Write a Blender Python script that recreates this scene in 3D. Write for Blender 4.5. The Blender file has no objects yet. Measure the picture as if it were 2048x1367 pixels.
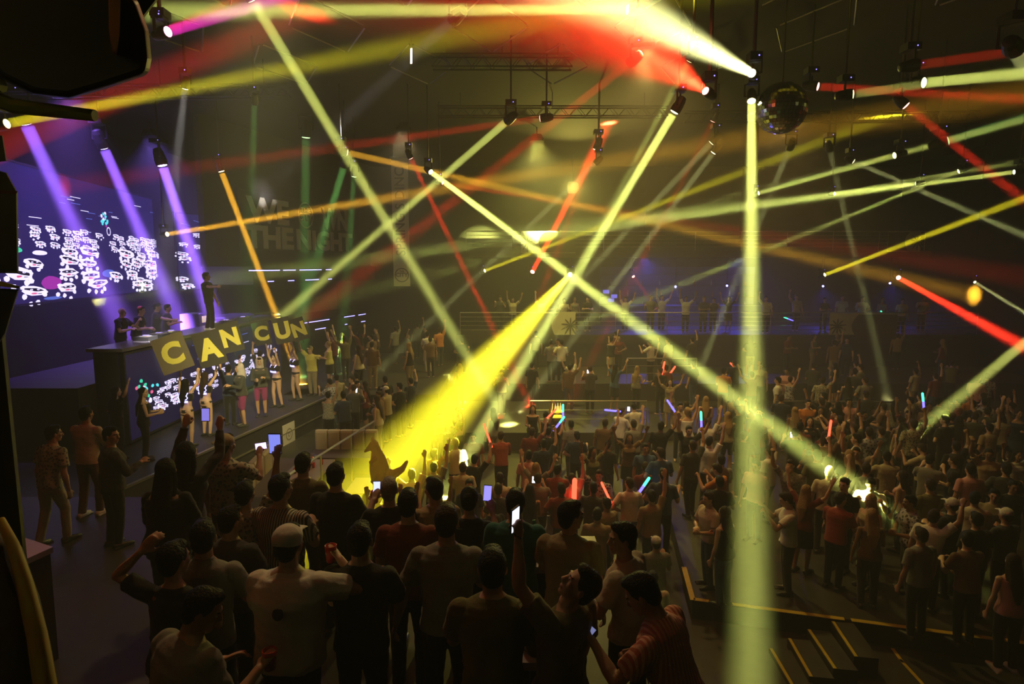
import bpy, math, random
from mathutils import Vector, Matrix, Quaternion, noise
random.seed(11)
V = Vector
SC = bpy.context.scene
C = SC.collection

# ---------------------------------------------------------------- camera
FPX = 1250.0
PITCH = math.radians(7.0)
CAMZ = 6.0
cam = bpy.data.cameras.new('camera')
cam.sensor_width = 36.0
cam.lens = FPX / 2048 * 36.0
cam.clip_start = 0.05
cam.clip_end = 200
cam_o = bpy.data.objects.new('camera', cam)
C.objects.link(cam_o)
cam_o.location = (0, 0, CAMZ)
cam_o.rotation_euler = (math.pi / 2 - PITCH, 0, 0)
SC.camera = cam_o

# ---------------------------------------------------------------- world and view
w = bpy.data.worlds.new('world')
SC.world = w
w.use_nodes = True
w.node_tree.nodes['Background'].inputs[0].default_value = (0, 0, 0, 1)
w.node_tree.nodes['Background'].inputs[1].default_value = 0
# thin smoke haze fills the hall; the lamps below make it visible
_hv = w.node_tree.nodes.new('ShaderNodeVolumeScatter')
_hv.inputs['Color'].default_value = (1, 1, 1, 1)
_hv.inputs['Density'].default_value = 0.010
_hv.inputs['Anisotropy'].default_value = 0.15
w.node_tree.links.new(_hv.outputs[0], w.node_tree.nodes['World Output'].inputs['Volume'])
SC.view_settings.view_transform = 'Standard'
SC.view_settings.look = 'None'
SC.view_settings.gamma = 1
SC.view_settings.use_curve_mapping = False
SC.view_settings.exposure = 0.0
SC.cycles.max_bounces = 3
SC.cycles.diffuse_bounces = 1
SC.cycles.glossy_bounces = 2
SC.cycles.volume_bounces = 0
SC.cycles.transmission_bounces = 2
SC.cycles.use_denoising = True
SC.cycles.caustics_reflective = False
SC.cycles.caustics_refractive = False
SC.cycles.sample_clamp_indirect = 4


def ray(px, py):
    """direction in the room of the line of sight through a point of the photograph"""
    x = (px - 1024) / FPX
    y = (683.5 - py) / FPX
    c, s = math.cos(PITCH), math.sin(PITCH)
    return V((x, c + y * s, -s + y * c))


def P(px, py, Y):
    d = ray(px, py)
    return V((0, 0, CAMZ)) + d * (Y / d.y)


def PZ(px, py, z):
    d = ray(px, py)
    return V((0, 0, CAMZ)) + d * ((z - CAMZ) / d.z)


# ---------------------------------------------------------------- materials
MATS = {}


def mat(name, col=(.5, .5, .5), rough=.6, metal=0.0, emit=0.0, ecol=None, bump=0.0, bscale=40.0, vary=0.0, spec=0.5, cloth=False):
    if name in MATS:
        return MATS[name]
    m = bpy.data.materials.new(name)
    m.use_nodes = True
    nt = m.node_tree
    b = nt.nodes['Principled BSDF']
    b.inputs['Base Color'].default_value = (*col, 1)
    b.inputs['Roughness'].default_value = rough
    b.inputs['Metallic'].default_value = metal
    b.inputs['Specular IOR Level'].default_value = spec
    if cloth:
        b.inputs['Sheen Weight'].default_value = .15
    tc = None
    if bump or vary:
        tc = nt.nodes.new('ShaderNodeTexCoord')
        n = nt.nodes.new('ShaderNodeTexNoise')
        n.inputs['Scale'].default_value = bscale
        n.inputs['Detail'].default_value = 4
        nt.links.new(tc.outputs['Object'], n.inputs['Vector'])
        if bump:
            bp = nt.nodes.new('ShaderNodeBump')
            bp.inputs['Strength'].default_value = bump
            bp.inputs['Distance'].default_value = .03
            nt.links.new(n.outputs['Fac'], bp.inputs['Height'])
            nt.links.new(bp.outputs[0], b.inputs['Normal'])
        if vary:
            r = nt.nodes.new('ShaderNodeMix')
            r.data_type = 'RGBA'
            r.inputs[6].default_value = (*[c * (1 - vary) for c in col], 1)
            r.inputs[7].default_value = (*[min(1, c * (1 + vary)) for c in col], 1)
            nt.links.new(n.outputs['Fac'], r.inputs[0])
            nt.links.new(r.outputs[2], b.inputs['Base Color'])
    if emit:
        b.inputs['Emission Color'].default_value = (*(ecol or col), 1)
        b.inputs['Emission Strength'].default_value = emit
    MATS[name] = m
    return m


def pattern_mat(name, kind, c1, c2, scale=30.0, rough=.8):
    """printed cloth: stripes, dots, checks or flowers in the object's own coordinates"""
    if name in MATS:
        return MATS[name]
    m = bpy.data.materials.new(name)
    m.use_nodes = True
    nt = m.node_tree
    b = nt.nodes['Principled BSDF']
    b.inputs['Roughness'].default_value = rough
    tc = nt.nodes.new('ShaderNodeTexCoord')
    mix = nt.nodes.new('ShaderNodeMix')
    mix.data_type = 'RGBA'
    mix.inputs[6].default_value = (*c1, 1)
    mix.inputs[7].default_value = (*c2, 1)
    if kind in ('stripe', 'hstripe'):
        t = nt.nodes.new('ShaderNodeTexWave')
        t.bands_direction = 'X' if kind == 'stripe' else 'Z'
        t.inputs['Scale'].default_value = scale
        out = t.outputs['Fac']
    elif kind == 'check':
        t = nt.nodes.new('ShaderNodeTexChecker')
        t.inputs['Scale'].default_value = scale
        out = t.outputs['Fac']
    else:
        t = nt.nodes.new('ShaderNodeTexVoronoi')
        t.inputs['Scale'].default_value = scale
        out = t.outputs['Distance']
    nt.links.new(tc.outputs['Object'], t.inputs['Vector'])
    rp = nt.nodes.new('ShaderNodeMath')
    rp.operation = 'GREATER_THAN'
    rp.inputs[1].default_value = .5 if kind != 'spots' else .42
    nt.links.new(out, rp.inputs[0])
    nt.links.new(rp.outputs[0], mix.inputs[0])
    nt.links.new(mix.outputs[2], b.inputs['Base Color'])
    MATS[name] = m
    return m


# ---------------------------------------------------------------- mesh helpers
class MB:
    def __init__(s):
        s.v = []
        s.f = []
        s.m = []
        s.mats = []

    def mi(s, m):
        if m is None:
            return 0
        if m not in s.mats:
            s.mats.append(m)
        return s.mats.index(m)

    def add(s, vs, fs, m=None):
        b = len(s.v)
        s.v += [tuple(x) for x in vs]
        s.f += [tuple(i + b for i in f) for f in fs]
        s.m += [s.mi(m)] * len(fs)
        return s

    def box(s, c, sz, R=None, m=None, taper=1.0):
        c = V(c)
        hx, hy, hz = sz[0] / 2, sz[1] / 2, sz[2] / 2
        vs = []
        for z in (-1, 1):
            t = taper if z > 0 else 1
            for x, y in ((-1, -1), (1, -1), (1, 1), (-1, 1)):
                p = V((x * hx * t, y * hy * t, z * hz))
                vs.append((R @ p if R else p) + c)
        return s.add(vs, [(3, 2, 1, 0), (4, 5, 6, 7), (0, 1, 5, 4), (1, 2, 6, 5), (2, 3, 7, 6), (3, 0, 4, 7)], m)

    def tube(s, pts, rad, n=8, up=None, flat=None, m=None, round_ends=False):
        """closed tube through pts; rad per point; flat=(a,b) scales along up and across"""
        pts = [V(p) for p in pts]
        rad = [rad] * len(pts) if isinstance(rad, (int, float)) else list(rad)
        if round_ends:
            d0 = (pts[0] - pts[1]).normalized()
            d1 = (pts[-1] - pts[-2]).normalized()
            r0, r1 = rad[0], rad[-1]
            q0, q1 = pts[0], pts[-1]
            pts = [q0 + d0 * r0, q0 + d0 * r0 * .75] + pts + [q1 + d1 * r1 * .75, q1 + d1 * r1]
            rad = [r0 * .15, r0 * .68] + rad + [r1 * .68, r1 * .15]
        vs = []
        u = V(up) if up is not None else None
        prev = None
        for i, p in enumerate(pts):
            a = pts[max(0, i - 1)]
            b = pts[min(len(pts) - 1, i + 1)]
            t = (b - a)
            t = t.normalized() if t.length > 1e-9 else V((0, 0, 1))
            uu = u if u is not None else (prev if prev is not None else (V((0, 0, 1)) if abs(t.z) < .9 else V((0, 1, 0))))
            uu = uu - t * uu.dot(t)
            if uu.length < 1e-5:
                uu = t.orthogonal()
            uu.normalize()
            prev = uu
            w_ = t.cross(uu)
            fa, fb = flat if flat else (1, 1)
            for k in range(n):
                an = 2 * math.pi * k / n
                vs.append(p + uu * (math.cos(an) * rad[i] * fa) + w_ * (math.sin(an) * rad[i] * fb))
        fs = []
        for i in range(len(pts) - 1):
            for k in range(n):
                a, b = i * n + k, i * n + (k + 1) % n
                fs.append((a, b, b + n, a + n))
        fs.append(tuple(reversed(range(n))))
        fs.append(tuple(range((len(pts) - 1) * n, len(pts) * n)))
        return s.add(vs, fs, m)

    def rings(s, rows, n=16, m=None, X=None, power=1.0):
        """closed loft of elliptic rings: rows of (center, axis_a, axis_b) vectors"""
        vs = []
        for c, a, b in rows:
            for k in range(n):
                an = 2 * math.pi * k / n
                ca, sa = math.cos(an), math.sin(an)
                if power != 1.0:
                    ca = math.copysign(abs(ca) ** power, ca)
                    sa = math.copysign(abs(sa) ** power, sa)
                vs.append(V(c) + V(a) * ca + V(b) * sa)
        fs = []
        for i in range(len(rows) - 1):
            for k in range(n):
                a, b = i * n + k, i * n + (k + 1) % n
                fs.append((a, b, b + n, a + n))
        fs.append(tuple(reversed(range(n))))
        fs.append(tuple(range((len(rows) - 1) * n, len(rows) * n)))
        return s.add(vs, fs, m)

    def ball(s, c, r, R=None, n=12, m=None, k=8):
        r = (r, r, r) if isinstance(r, (int, float)) else r
        rows = []
        c = V(c)
        vs = [c + ((R @ V((0, 0, -r[2]))) if R else V((0, 0, -r[2])))]
        for i in range(1, k):
            th = math.pi * i / k
            for j in range(n):
                ph = 2 * math.pi * j / n
                p = V((math.sin(th) * math.cos(ph) * r[0], math.sin(th) * math.sin(ph) * r[1], -math.cos(th) * r[2]))
                vs.append(c + (R @ p if R else p))
        vs.append(c + ((R @ V((0, 0, r[2]))) if R else V((0, 0, r[2]))))
        fs = [(0, 1 + (j + 1) % n, 1 + j) for j in range(n)]
        for i in range(k - 2):
            for j in range(n):
                a, b = 1 + i * n + j, 1 + i * n + (j + 1) % n
                fs.append((a, b, b + n, a + n))
        L = len(vs) - 1
        o = 1 + (k - 2) * n
        fs += [(o + j, o + (j + 1) % n, L) for j in range(n)]
        return s.add(vs, fs, m)

    def mesh(s, name, default=None, smooth=False):
        me = bpy.data.meshes.new(name)
        me.from_pydata(s.v, [], s.f)
        ms = s.mats or [default or mat('plain')]
        for m in ms:
            me.materials.append(m)
        if s.mats:
            me.polygons.foreach_set('material_index', s.m)
        if smooth:
            me.polygons.foreach_set('use_smooth', [True] * len(me.polygons))
        me.update()
        return me

    def obj(s, name, m=None, parent=None, smooth=False, loc=None):
        """links the shape as one object; world shape stays, the origin moves to loc (or the parent's)"""
        me = s.mesh(name, m, smooth)
        o = bpy.data.objects.new(name, me)
        C.objects.link(o)
        base = V(loc) if loc is not None else (parent.location.copy() if parent is not None and parent.parent is None else None)
        if parent is not None:
            o.parent = parent
            if base is None:
                base = V((0, 0, 0))
                q = parent
                while q is not None:
                    base = base + q.location
                    q = q.parent
                me.transform(Matrix.Translation(-base))
            else:
                me.transform(Matrix.Translation(-parent.location))
        elif loc is not None:
            me.transform(Matrix.Translation(-V(loc)))
            o.location = loc
        return o


def tag(o, label=None, cat=None, group=None, kind=None):
    if label:
        o['label'] = label
    if cat:
        o['category'] = cat
    if group:
        o['group'] = group
    if kind:
        o['kind'] = kind
    return o


def thing(name, loc, label, cat, group=None):
    o = bpy.data.objects.new(name, None)
    C.objects.link(o)
    o.location = loc
    o.empty_display_size = .1
    return tag(o, label, cat, group)


def struct(name, mb, m, label=None, smooth=False):
    o = mb.obj(name, m, smooth=smooth)
    return tag(o, label, None, None, 'structure')


def text_into(mb, s, size, M, m, bold=0.0, ext=0.004, align='CENTER', stretch=1.0, spacing=1.0):
    """adds extruded lettering to mb; M places the text plane (x right, y up, z towards the reader)"""
    cu = bpy.data.curves.new('txt', 'FONT')
    cu.body = s
    cu.size = size
    cu.offset = bold
    cu.extrude = ext
    cu.align_x = align
    cu.align_y = 'CENTER'
    cu.space_character = spacing
    cu.resolution_u = 4
    o = bpy.data.objects.new('txt', cu)
    me = baked(o)
    vs = [M @ V((v.co.x * stretch, v.co.y, v.co.z)) for v in me.vertices]
    fs = [tuple(p.vertices) for p in me.polygons]
    mb.add(vs, fs, m)
    bpy.data.curves.remove(cu)
    bpy.data.meshes.remove(me)


def frame(o, x, y, z):
    """matrix with the given axes and origin"""
    x, y, z = V(x).normalized(), V(y).normalized(), V(z).normalized()
    return Matrix(((x.x, y.x, z.x, o[0]), (x.y, y.y, z.y, o[1]), (x.z, y.z, z.z, o[2]), (0, 0, 0, 1)))


# a separate scene in which single shapes are evaluated, so the hall is not re-evaluated each time
WS = bpy.data.scenes.new('workshop')


def baked(o):
    WS.collection.objects.link(o)
    vl = WS.view_layers[0]
    vl.update()
    me = bpy.data.meshes.new_from_object(o.evaluated_get(vl.depsgraph))
    bpy.data.objects.remove(o)
    return me


ORD = ['leftmost', 'second from the left', 'third from the left', 'fourth from the left', 'fifth from the left',
       'sixth from the left', 'seventh from the left', 'eighth from the left', 'ninth from the left', 'tenth from the left',
       'eleventh from the left', 'twelfth from the left', 'thirteenth from the left', 'fourteenth from the left']


def ordinal(i, n):
    if n == 1:
        return 'the only one'
    if i == n - 1:
        return 'rightmost'
    if i <= (n - 1) / 2:
        return ORD[i]
    return ORD[n - 1 - i].replace('left', 'right')

# ================================================================ LIGHTING RIG
SEGS = []   # beams, kept for checks


def area(name, loc, direction, size, spread, power, col, parent=None):
    l = bpy.data.lights.new(name, 'AREA')
    l.shape = 'DISK'
    l.size = size
    l.spread = math.radians(spread)
    l.energy = power
    l.color = col
    o = bpy.data.objects.new(name, l)
    C.objects.link(o)
    q = V(direction).to_track_quat('-Z', 'Y')
    o.rotation_euler = q.to_euler()
    o.location = V(loc) - (V(parent.location) if parent is not None else V((0, 0, 0)))
    if parent is not None:
        o.parent = parent
    return o


LIME = (.92, 1.0, .20)
PALE = (.96, .98, .34)
YEL = (1.0, .86, .02)
AMB = (1.0, .48, .03)
RED = (1.0, .035, .012)
MAG = (1.0, .02, .55)
PUR = (.30, .12, 1.0)
GRN = (.35, 1.0, .22)
WHT = (1.0, .92, .85)
BLU = (.08, .07, 1.0)
CNAME = {LIME: 'lime', PALE: 'pale yellow', YEL: 'yellow', AMB: 'amber', RED: 'red', MAG: 'magenta', PUR: 'purple', GRN: 'green', WHT: 'white', BLU: 'blue'}

# source (px, py, depth), a point the beam passes (px, py, depth), colour, lens radius, spread in degrees, power, lens glow
BEAMS = [
    ((505, 0, 12), (955, 745, 19), LIME, .10, 2.2, 60, 6),
    ((1254, 19, 12.6), (300, 22, 12), LIME, .09, 2.4, 75, 9),
    ((1503, 146, 10.5), (1180, -20, 6.0), PALE, .065, 6.5, 95, 14),
    ((1410, 181, 11), (1185, 30, 9.4), RED, .065, 34.0, 420, 16),
    ((1411, 181.5, 11), (1240, 70, 8.6), RED, .06, 5.0, 60, 0),
    ((1378, 123, 12), (1010, 800, 17), LIME, .06, 1.6, 10, 3),
    ((1348, 225, 13), (965, 860, 15), LIME, .085, 2.6, 95, 9),
    ((1503, 203, 13), (1501, 1440, 7.3), LIME, .08, 4.0, 72, 9),
    ((1013, 243, 16), (557, 637, 28), LIME, .095, 1.9, 50, 7),
    ((1080, 237, 17), (720, 288, 18), RED, .09, 3.0, 16, 5),
    ((695, 305, 20), (1200, 420, 23), AMB, .10, 2.0, 52, 8),
    ((822, 317, 20), (966, 615, 22), RED, .075, 2.2, 34, 6),
    ((862, 344, 20), (1706, 972, 11.4), LIME, .08, 1.9, 95, 9),
    ((886, 366, 22), (1250, 425, 19), RED, .06, 2.4, 10, 3),
    ((443, 343, 22), (556, 640, 23), AMB, .10, 1.8, 95, 8),
    ((335, 468, 22), (860, 382, 19), AMB, .08, 2.2, 42, 8),
    ((970, 541, 33.4), (1560, 315, 26), YEL, .09, 1.8, 40, 8),
    ((1065, 543, 33.4), (1200, 280, 26), RED, .12, 2.6, 130, 7),
    ((1190, 327, 20), (1030, 480, 22), PALE, .08, 2.0, 10, 2),
    ((1422, 286, 20), (1160, 560, 22), PALE, .10, 1.8, 12, 2),
    ((1426, 306, 20), (1130, 700, 22), PALE, .09, 1.8, 13, 3),
    ((1425, 243, 17), (1340, 410, 18), RED, .07, 2.8, 8, 3),
    ((1256, 128, 15), (930, 385, 19), RED, .10, 3.2, 26, 3),
    ((1518, 386, 22), (1712, 332, 20), LIME, .07, 1.6, 28, 6),
    ((1670, 387, 24), (1780, 368, 22), LIME, .06, 1.8, 10, 8),
    ((1831, 367, 22), (1180, 450, 31), LIME, .07, 4.4, 72, 10),
    ((2027, 344, 18), (1700, 388, 19), LIME, .065, 1.8, 30, 9),
    ((1916, 343, 20), (1480, 520, 22), LIME, .055, 1.8, 16, 8),
    ((1708, 323, 19), (2048, 470, 17), PALE, .07, 2.0, 11, 2),
    ((1578, 299, 20), (1415, 700, 27), PALE, .10, 1.8, 12, 2),
    ((1660, 302, 20), (1768, 760, 24), PALE, .09, 2.2, 7, 2),
    ((1788, 311, 18), (1745, 322, 18), LIME, .09, 2.0, 8, 3),
    ((1650, 549, 33.4), (2060, 392, 26), YEL, .10, 2.0, 60, 8),
    ((1797, 555, 33.4), (2070, 705, 22), RED, .12, 2.4, 120, 8),
    ((1950, 564, 28), (2060, 632, 24), PALE, .06, 2.0, 8, 3),
    ((1813, 212, 14), (2060, 410, 13), RED, .085, 2.2, 22, 6),
    ((1637, 173, 14), (2070, 200, 12), RED, .085, 2.2, 22, 6),
    ((1837, 130, 12), (2010, 106, 12), RED, .09, 2.6, 12, 6),
    ((1849, 165, 13), (2070, 146, 11.5), LIME, .10, 2.2, 40, 6),
    ((1707, 188, 13), (1850, 168, 12.5), LIME, .085, 2.2, 16, 7),
    ((2030, 100, 10), (2065, 155, 11), PALE, .11, 2.0, 12, 5),
    ((1897, 281, 16), (2070, 228, 15), GRN, .11, 3.0, 9, 1),
    ((2090, 650, 17), (1862, 842, 15), LIME, .12, 2.6, 26, 3),
    ((1140, 549, 33.4), (745, 985, 11.8), YEL, .12, 4.8, 400, 12),
    ((1267, 553, 33.4), (1345, 660, 30), RED, .08, 1.6, 9, 6),
    ((1192, 300, 20), (1080, 600, 21), RED, .10, 3.5, 30, 5),
    ((337, 63, 11), (620, -22, 10), MAG, .085, 3.6, 30, 6),
    ((334, 60, 11), (600, -55, 10.5), RED, .06, 5.0, 14, 0),
    ((15, 247, 12), (420, 168, 12), YEL, .085, 3.6, 30, 6),
    ((-60, 320, 9), (720, -25, 16), RED, .22, 4.5, 36, 3),
    ((52, 247, 16), (190, 540, 18), PUR, .15, 9.0, 210, 14),
    ((208, 296, 19), (322, 560, 21), PUR, .14, 8.0, 230, 14),
    ((325, 331, 21.5), (415, 600, 22), PUR, .15, 8.0, 330, 14),
    ((370, 178, 15), (352, 330, 15.5), WHT, .07, 9.0, 9, 7),
    ((509, 209, 16), (505, 330, 17), GRN, .07, 8.0, 5, 7),
    ((612, 275, 24), (609, 520, 24.5), GRN, .16, 4.0, 14, 2),
    ((688, 332, 22), (650, 460, 24), GRN, .12, 5.0, 22, 8),
    ((708, 353, 24), (700, 470, 24.5), GRN, .10, 6.0, 9, 8),
    ((905, 40, 14), (850, 90, 15), WHT, .12, 5.0, 3, 0.6),
    ((560, 1000, 0), (0, 0, 0), WHT, 0, 0, 0, 0),
    ((1520, 620, 0), (0, 0, 0), WHT, 0, 0, 0, 0),
]
BEAMS = [b for b in BEAMS if b[5] > 0]
BEAMK = 2.2
M_BLACK = mat('black_metal', (.018, .018, .02), .45, .3)
M_GREY = mat('dark_steel', (.10, .10, .10), .35, .8)


def ceiling_at(x, y):
    if y > 31.5 and x > -2.8:
        return 11.5
    return 11.5


def make_fixture(i, src, tgt, col, r, spread, power, glow, label):
    src, tgt = V(src), V(tgt)
    d = (tgt - src).normalized()
    R = d.to_track_quat('-Z', 'Y').to_matrix()
    z = d
    low = src.z < 6.1
    # lamp body behind the lens, in world space
    th = thing('moving_head_light', src, label, 'stage light', CNAME[col] + ' stage lights')
    rr = max(r, .07) * 1.18
    L = rr * 3.2
    hd = MB()
    ux = R @ V((1, 0, 0))
    uy = R @ V((0, 1, 0))
    rows = []
    for t, k in ((-.02, 1.0), (.08, 1.08), (.3, 1.1), (.75, .92), (.95, .7), (1.0, .3)):
        rows.append((src - d * (t * L + .02), ux * rr * k, uy * rr * k))
    hd.rings(rows, 14)
    body = hd.obj('lamp_head', M_BLACK, th)
    # yoke
    mid = src - d * L * .5
    hang = mid + V((0, 0, rr * 2.6)) if not low else mid + V((0, 0, rr * 2.4))
    yk = MB()
    side = d.cross(V((0, 0, 1)))
    side = side.normalized() if side.length > .05 else V((1, 0, 0))
    for sg in (-1, 1):
        yk.tube([mid + side * sg * rr * 1.0, mid + side * sg * rr * 1.42, hang + side * sg * rr * 1.42 - V((0, 0, .02)), hang], rr * .2, 6)
    yk.obj('yoke', M_BLACK, th)
    b = MB()
    b.box(hang + V((0, 0, .05)), (rr * 2.4, rr * 2.4, .13))
    bs_ = b.obj('base', M_BLACK, th)
    MB().ball(hang + V((rr * .5, -rr * 1.2, .05)), .012, None, 6, k=4).obj('status_light', mat('status_blue', (.02, .02, .1), .3, 0, 6, (.15, .12, 1.0)), bs_)
    if hang.z < 11.3:
        top = V((hang.x, hang.y, 11.5)) if not (low and hang.y > 33.0) else V((hang.x, hang.y, 6.42))
        p = MB()
        p.tube([hang + V((0, 0, .1)), top], .025, 6)
        p.obj('hanging_pipe', M_GREY, th)
    if glow:
        ln = MB()
        ln.ball(src - d * .012, (r, r, r * .25), R, 12, k=6)
        ln.obj('lens', mat('lens_' + CNAME[col].replace(' ', '_') + '_%g' % glow, (.02, .02, .02), .2, 0, glow, tuple(.35 * a + .65 * b_ for a, b_ in zip((1, 1, .8), col))), body)
    if power:
        area('beam', src + d * (r * .35 + .02), d, 2 * r, spread, power * BEAMK, col, th)
    return th


by_col = {}
for b in BEAMS:
    by_col.setdefault(CNAME[b[2]], []).append(b)
for cn, L in by_col.items():
    L.sort(key=lambda q: q[0][0])
    for i, q in enumerate(L):
        (sx, sy, sY), (tx, ty, tY), col, r, spr, pw, gl = q
        where = 'under the far balcony' if sy > 500 and sx > 900 else 'near the ceiling'
        make_fixture(i, P(sx, sy, sY), P(tx, ty, tY), col, r, spr, pw, gl,
                     '%s beam light %s, %s' % (cn, where, ordinal(i, len(L))))


# wash lamps added as fill: they tint the haze, crowd and stage softly
def wash(loc, tgt, size, spread, power, col, label):
    loc, tgt = V(loc), V(tgt)
    d = (tgt - loc).normalized()
    R = d.to_track_quat('-Z', 'Y').to_matrix()
    th = thing('added_wash_light', loc, label, 'stage light', 'added fill wash lights')
    ux, uy = R @ V((1, 0, 0)), R @ V((0, 1, 0))
    h = MB()
    r = size / 2 + .03
    h.rings([(loc - d * .02, ux * r, uy * r), (loc - d * .1, ux * r * 1.05, uy * r * 1.05), (loc - d * .3, ux * r * .7, uy * r * .7)], 12, power=.5)
    h.obj('lamp_head', M_BLACK, th)
    b = MB()
    b.tube([loc - d * .2, V((loc.x, loc.y, max(loc.z + .3, 11.5)))], .025, 6)
    b.obj('hanging_pipe', M_GREY, th)
    area('wash', loc + d * .02, d, size, spread, power, col, th)


ADDED_WASH = [  # added fill lamps that lift the haze and brighten crowd, bar and stage
    ((3, 15, 10.9), (3.5, 17, 0), .5, 130, 300, (1.0, .68, .17), 'added wide yellow wash light above the middle of the dance floor'),
    ((9, 21, 10.9), (8, 21, 0), .5, 130, 110, (1.0, .62, .18), 'added wide yellow wash light above the right of the dance floor'),
    ((1, 26, 10.9), (1, 25, 0), .5, 120, 420, (.92, .82, .16), 'added wide olive wash light above the lower balcony'),
    ((-2.2, 9, 10.9), (-1.5, 4.5, 2.5), .5, 90, 32, (1.0, .70, .28), 'added wide amber wash light above the front terrace'),
    ((-12.2, 18, 10.9), (-14, 19, 3), .5, 80, 260, (.30, .14, 1.0), 'added wide purple wash light above the stage'),
    ((-14, 25, 10.9), (-13, 25, 3), .5, 100, 260, (.28, .16, 1.0), 'added wide purple wash light above the rear of the stage'),
    ((7, 33.3, 6.25), (7, 31, 3), .35, 150, 150, BLU, 'added blue fill light under the far balcony'),
    ((12, 33.3, 6.25), (12, 31, 3), .35, 150, 90, BLU, 'added blue fill light under the right end of the far balcony'),
    ((2.2, 10.5, 10.9), (1.5, 12, 7.5), .5, 120, 60, (1.0, .22, .05), 'added red wash light near the ceiling in front of the middle'),
    ((3, 31.5, 9.8), (2.0, 18, 8.0), .5, 80, 230, (.95, .80, .14), 'added olive wash light facing us high above the upper gallery'),
    ((-2.0, 6.0, 10.9), (-8.0, 18.2, 2.4), .4, 26, 70, (1.0, .86, .34), 'added pale yellow front light aimed at the letter signs'),  # added out of view to brighten signs and dancers
    ((-4, 24, 10.9), (-4, 22, 2), .5, 110, 110, (.75, .60, .30), 'added dim amber wash light above the rear left platform'),
]
for q in ADDED_WASH:
    wash(*q)

# ================================================================ BUILDING
M_WALL = mat('dark_wall_paint', (.035, .032, .032), .8, bump=.15, bscale=6, vary=.3)
M_CEIL = mat('dark_ceiling_paint', (.030, .026, .024), .85, bump=.2, bscale=3, vary=.3)
M_FLOOR = mat('worn_black_floor', (.040, .035, .030), .5, bump=.08, bscale=5, vary=.35)
M_STAGE = mat('stage_floor', (.03, .028, .032), .5, bump=.08, bscale=5, vary=.3)
M_TAPE = mat('yellow_tape', (.58, .44, .02), .6, vary=.25, bscale=9)
M_RAIL = mat('brushed_rail', (.55, .53, .48), .32, .9)
M_TRIMM = mat('ceiling_trim', (.30, .28, .25), .4, .6)

bx = lambda x0, x1, y0, y1, z0, z1: MB().box(((x0 + x1) / 2, (y0 + y1) / 2, (z0 + z1) / 2), (abs(x1 - x0), abs(y1 - y0), abs(z1 - z0)))
struct('floor', bx(-17, 22, -3, 36, -.2, 0), M_FLOOR)
struct('ceiling', bx(-17, 22, -3, 36, 11.5, 11.7), M_CEIL)
struct('wall_left', bx(-17.2, -17, -3, 36, -.2, 11.7), M_WALL)
struct('wall_right', bx(22, 22.2, -3, 36, -.2, 11.7), M_WALL)
struct('wall_back', bx(-17, 22, 36, 36.2, -.2, 11.7), M_WALL)
struct('wall_front', bx(-17, 22, -3.2, -3, -.2, 11.7), M_WALL)

# terraces --------------------------------------------------------
struct('floor_terrace', bx(-9, 1.15, -1.0, 6.5, 2.3, 2.5), M_FLOOR)
struct('wall_terrace', bx(-9, 1.12, 6.38, 6.48, 0, 2.3), M_WALL)
struct('wall_terrace_side', bx(1.03, 1.13, -1.0, 6.38, 0, 2.3), M_WALL)
struct('floor_side_terrace', bx(-12, -3.3, 6.5, 10.2, 1.9, 2.1), M_FLOOR)
struct('wall_side_terrace', bx(-12, -3.32, 10.08, 10.18, 0, 1.9), M_WALL)
struct('floor_lounge', bx(-7.4, -2.9, 11.5, 21.5, .0, .6), M_FLOOR)
struct('floor_rear_left', bx(-8.0, -2.6, 21.5, 32, .0, 1.5), M_FLOOR)
struct('floor_step_middle', bx(-2.6, 21.9, 19.8, 24.6, .0, .6), M_FLOOR)
struct('floor_step_upper', bx(-2.6, 21.9, 24.6, 28.8, .0, 1.3), M_FLOOR)
struct('floor_balcony', bx(-2.6, 21.9, 28.8, 35.9, 2.4, 2.8), M_FLOOR)
struct('wall_under_balcony', bx(-2.6, 21.9, 28.95, 29.1, 1.3, 2.4), M_WALL)
struct('floor_gallery', bx(-2.6, 21.9, 33.0, 35.9, 6.4, 6.75), M_FLOOR)


# stage -------------------------------------------------------------
def edge_x(y, off=0.0):          # line of the stage front
    return -8.35 + (y - 10.0) * .175 + off


def prism(pts, z0, z1):
    n = len(pts)
    mb = MB()
    vs = [(x, y, z0) for x, y in pts] + [(x, y, z1) for x, y in pts]
    fs = [tuple(reversed(range(n))), tuple(range(n, 2 * n))] + [(i, (i + 1) % n, (i + 1) % n + n, i + n) for i in range(n)]
    return mb.add(vs, fs)


struct('floor_stage', prism([(-16.9, 10.25), (edge_x(10.25), 10.25), (edge_x(22.6), 22.6), (-16.9, 22.6)], .02, 1.5), M_STAGE)
struct('floor_stage_rear', prism([(-16.9, 22.6), (-8.02, 22.6), (-8.02, 35.9), (-16.9, 35.9)], .02, 1.5), M_STAGE)
e = MB()
e.box((0, 0, 0), (.07, 12.3, .05))
o = e.obj('trim_1', mat('worn_edge_metal', (.45, .42, .3), .35, .8))
o.location = ((edge_x(10.3) + edge_x(22.5)) / 2 + .02, 16.42, 1.485)
o.rotation_euler = (0, 0, -math.atan(.175))
tag(o, None, None, None, 'structure')
o2 = MB().box((0, 0, 0), (.04, 12.3, .03)).obj('trim_2', mat('worn_edge_metal'))
o2.location = ((edge_x(10.3) + edge_x(22.5)) / 2 + .03, 16.42, .95)
o2.rotation_euler = (0, 0, -math.atan(.175))
tag(o2, None, None, None, 'structure')

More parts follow.
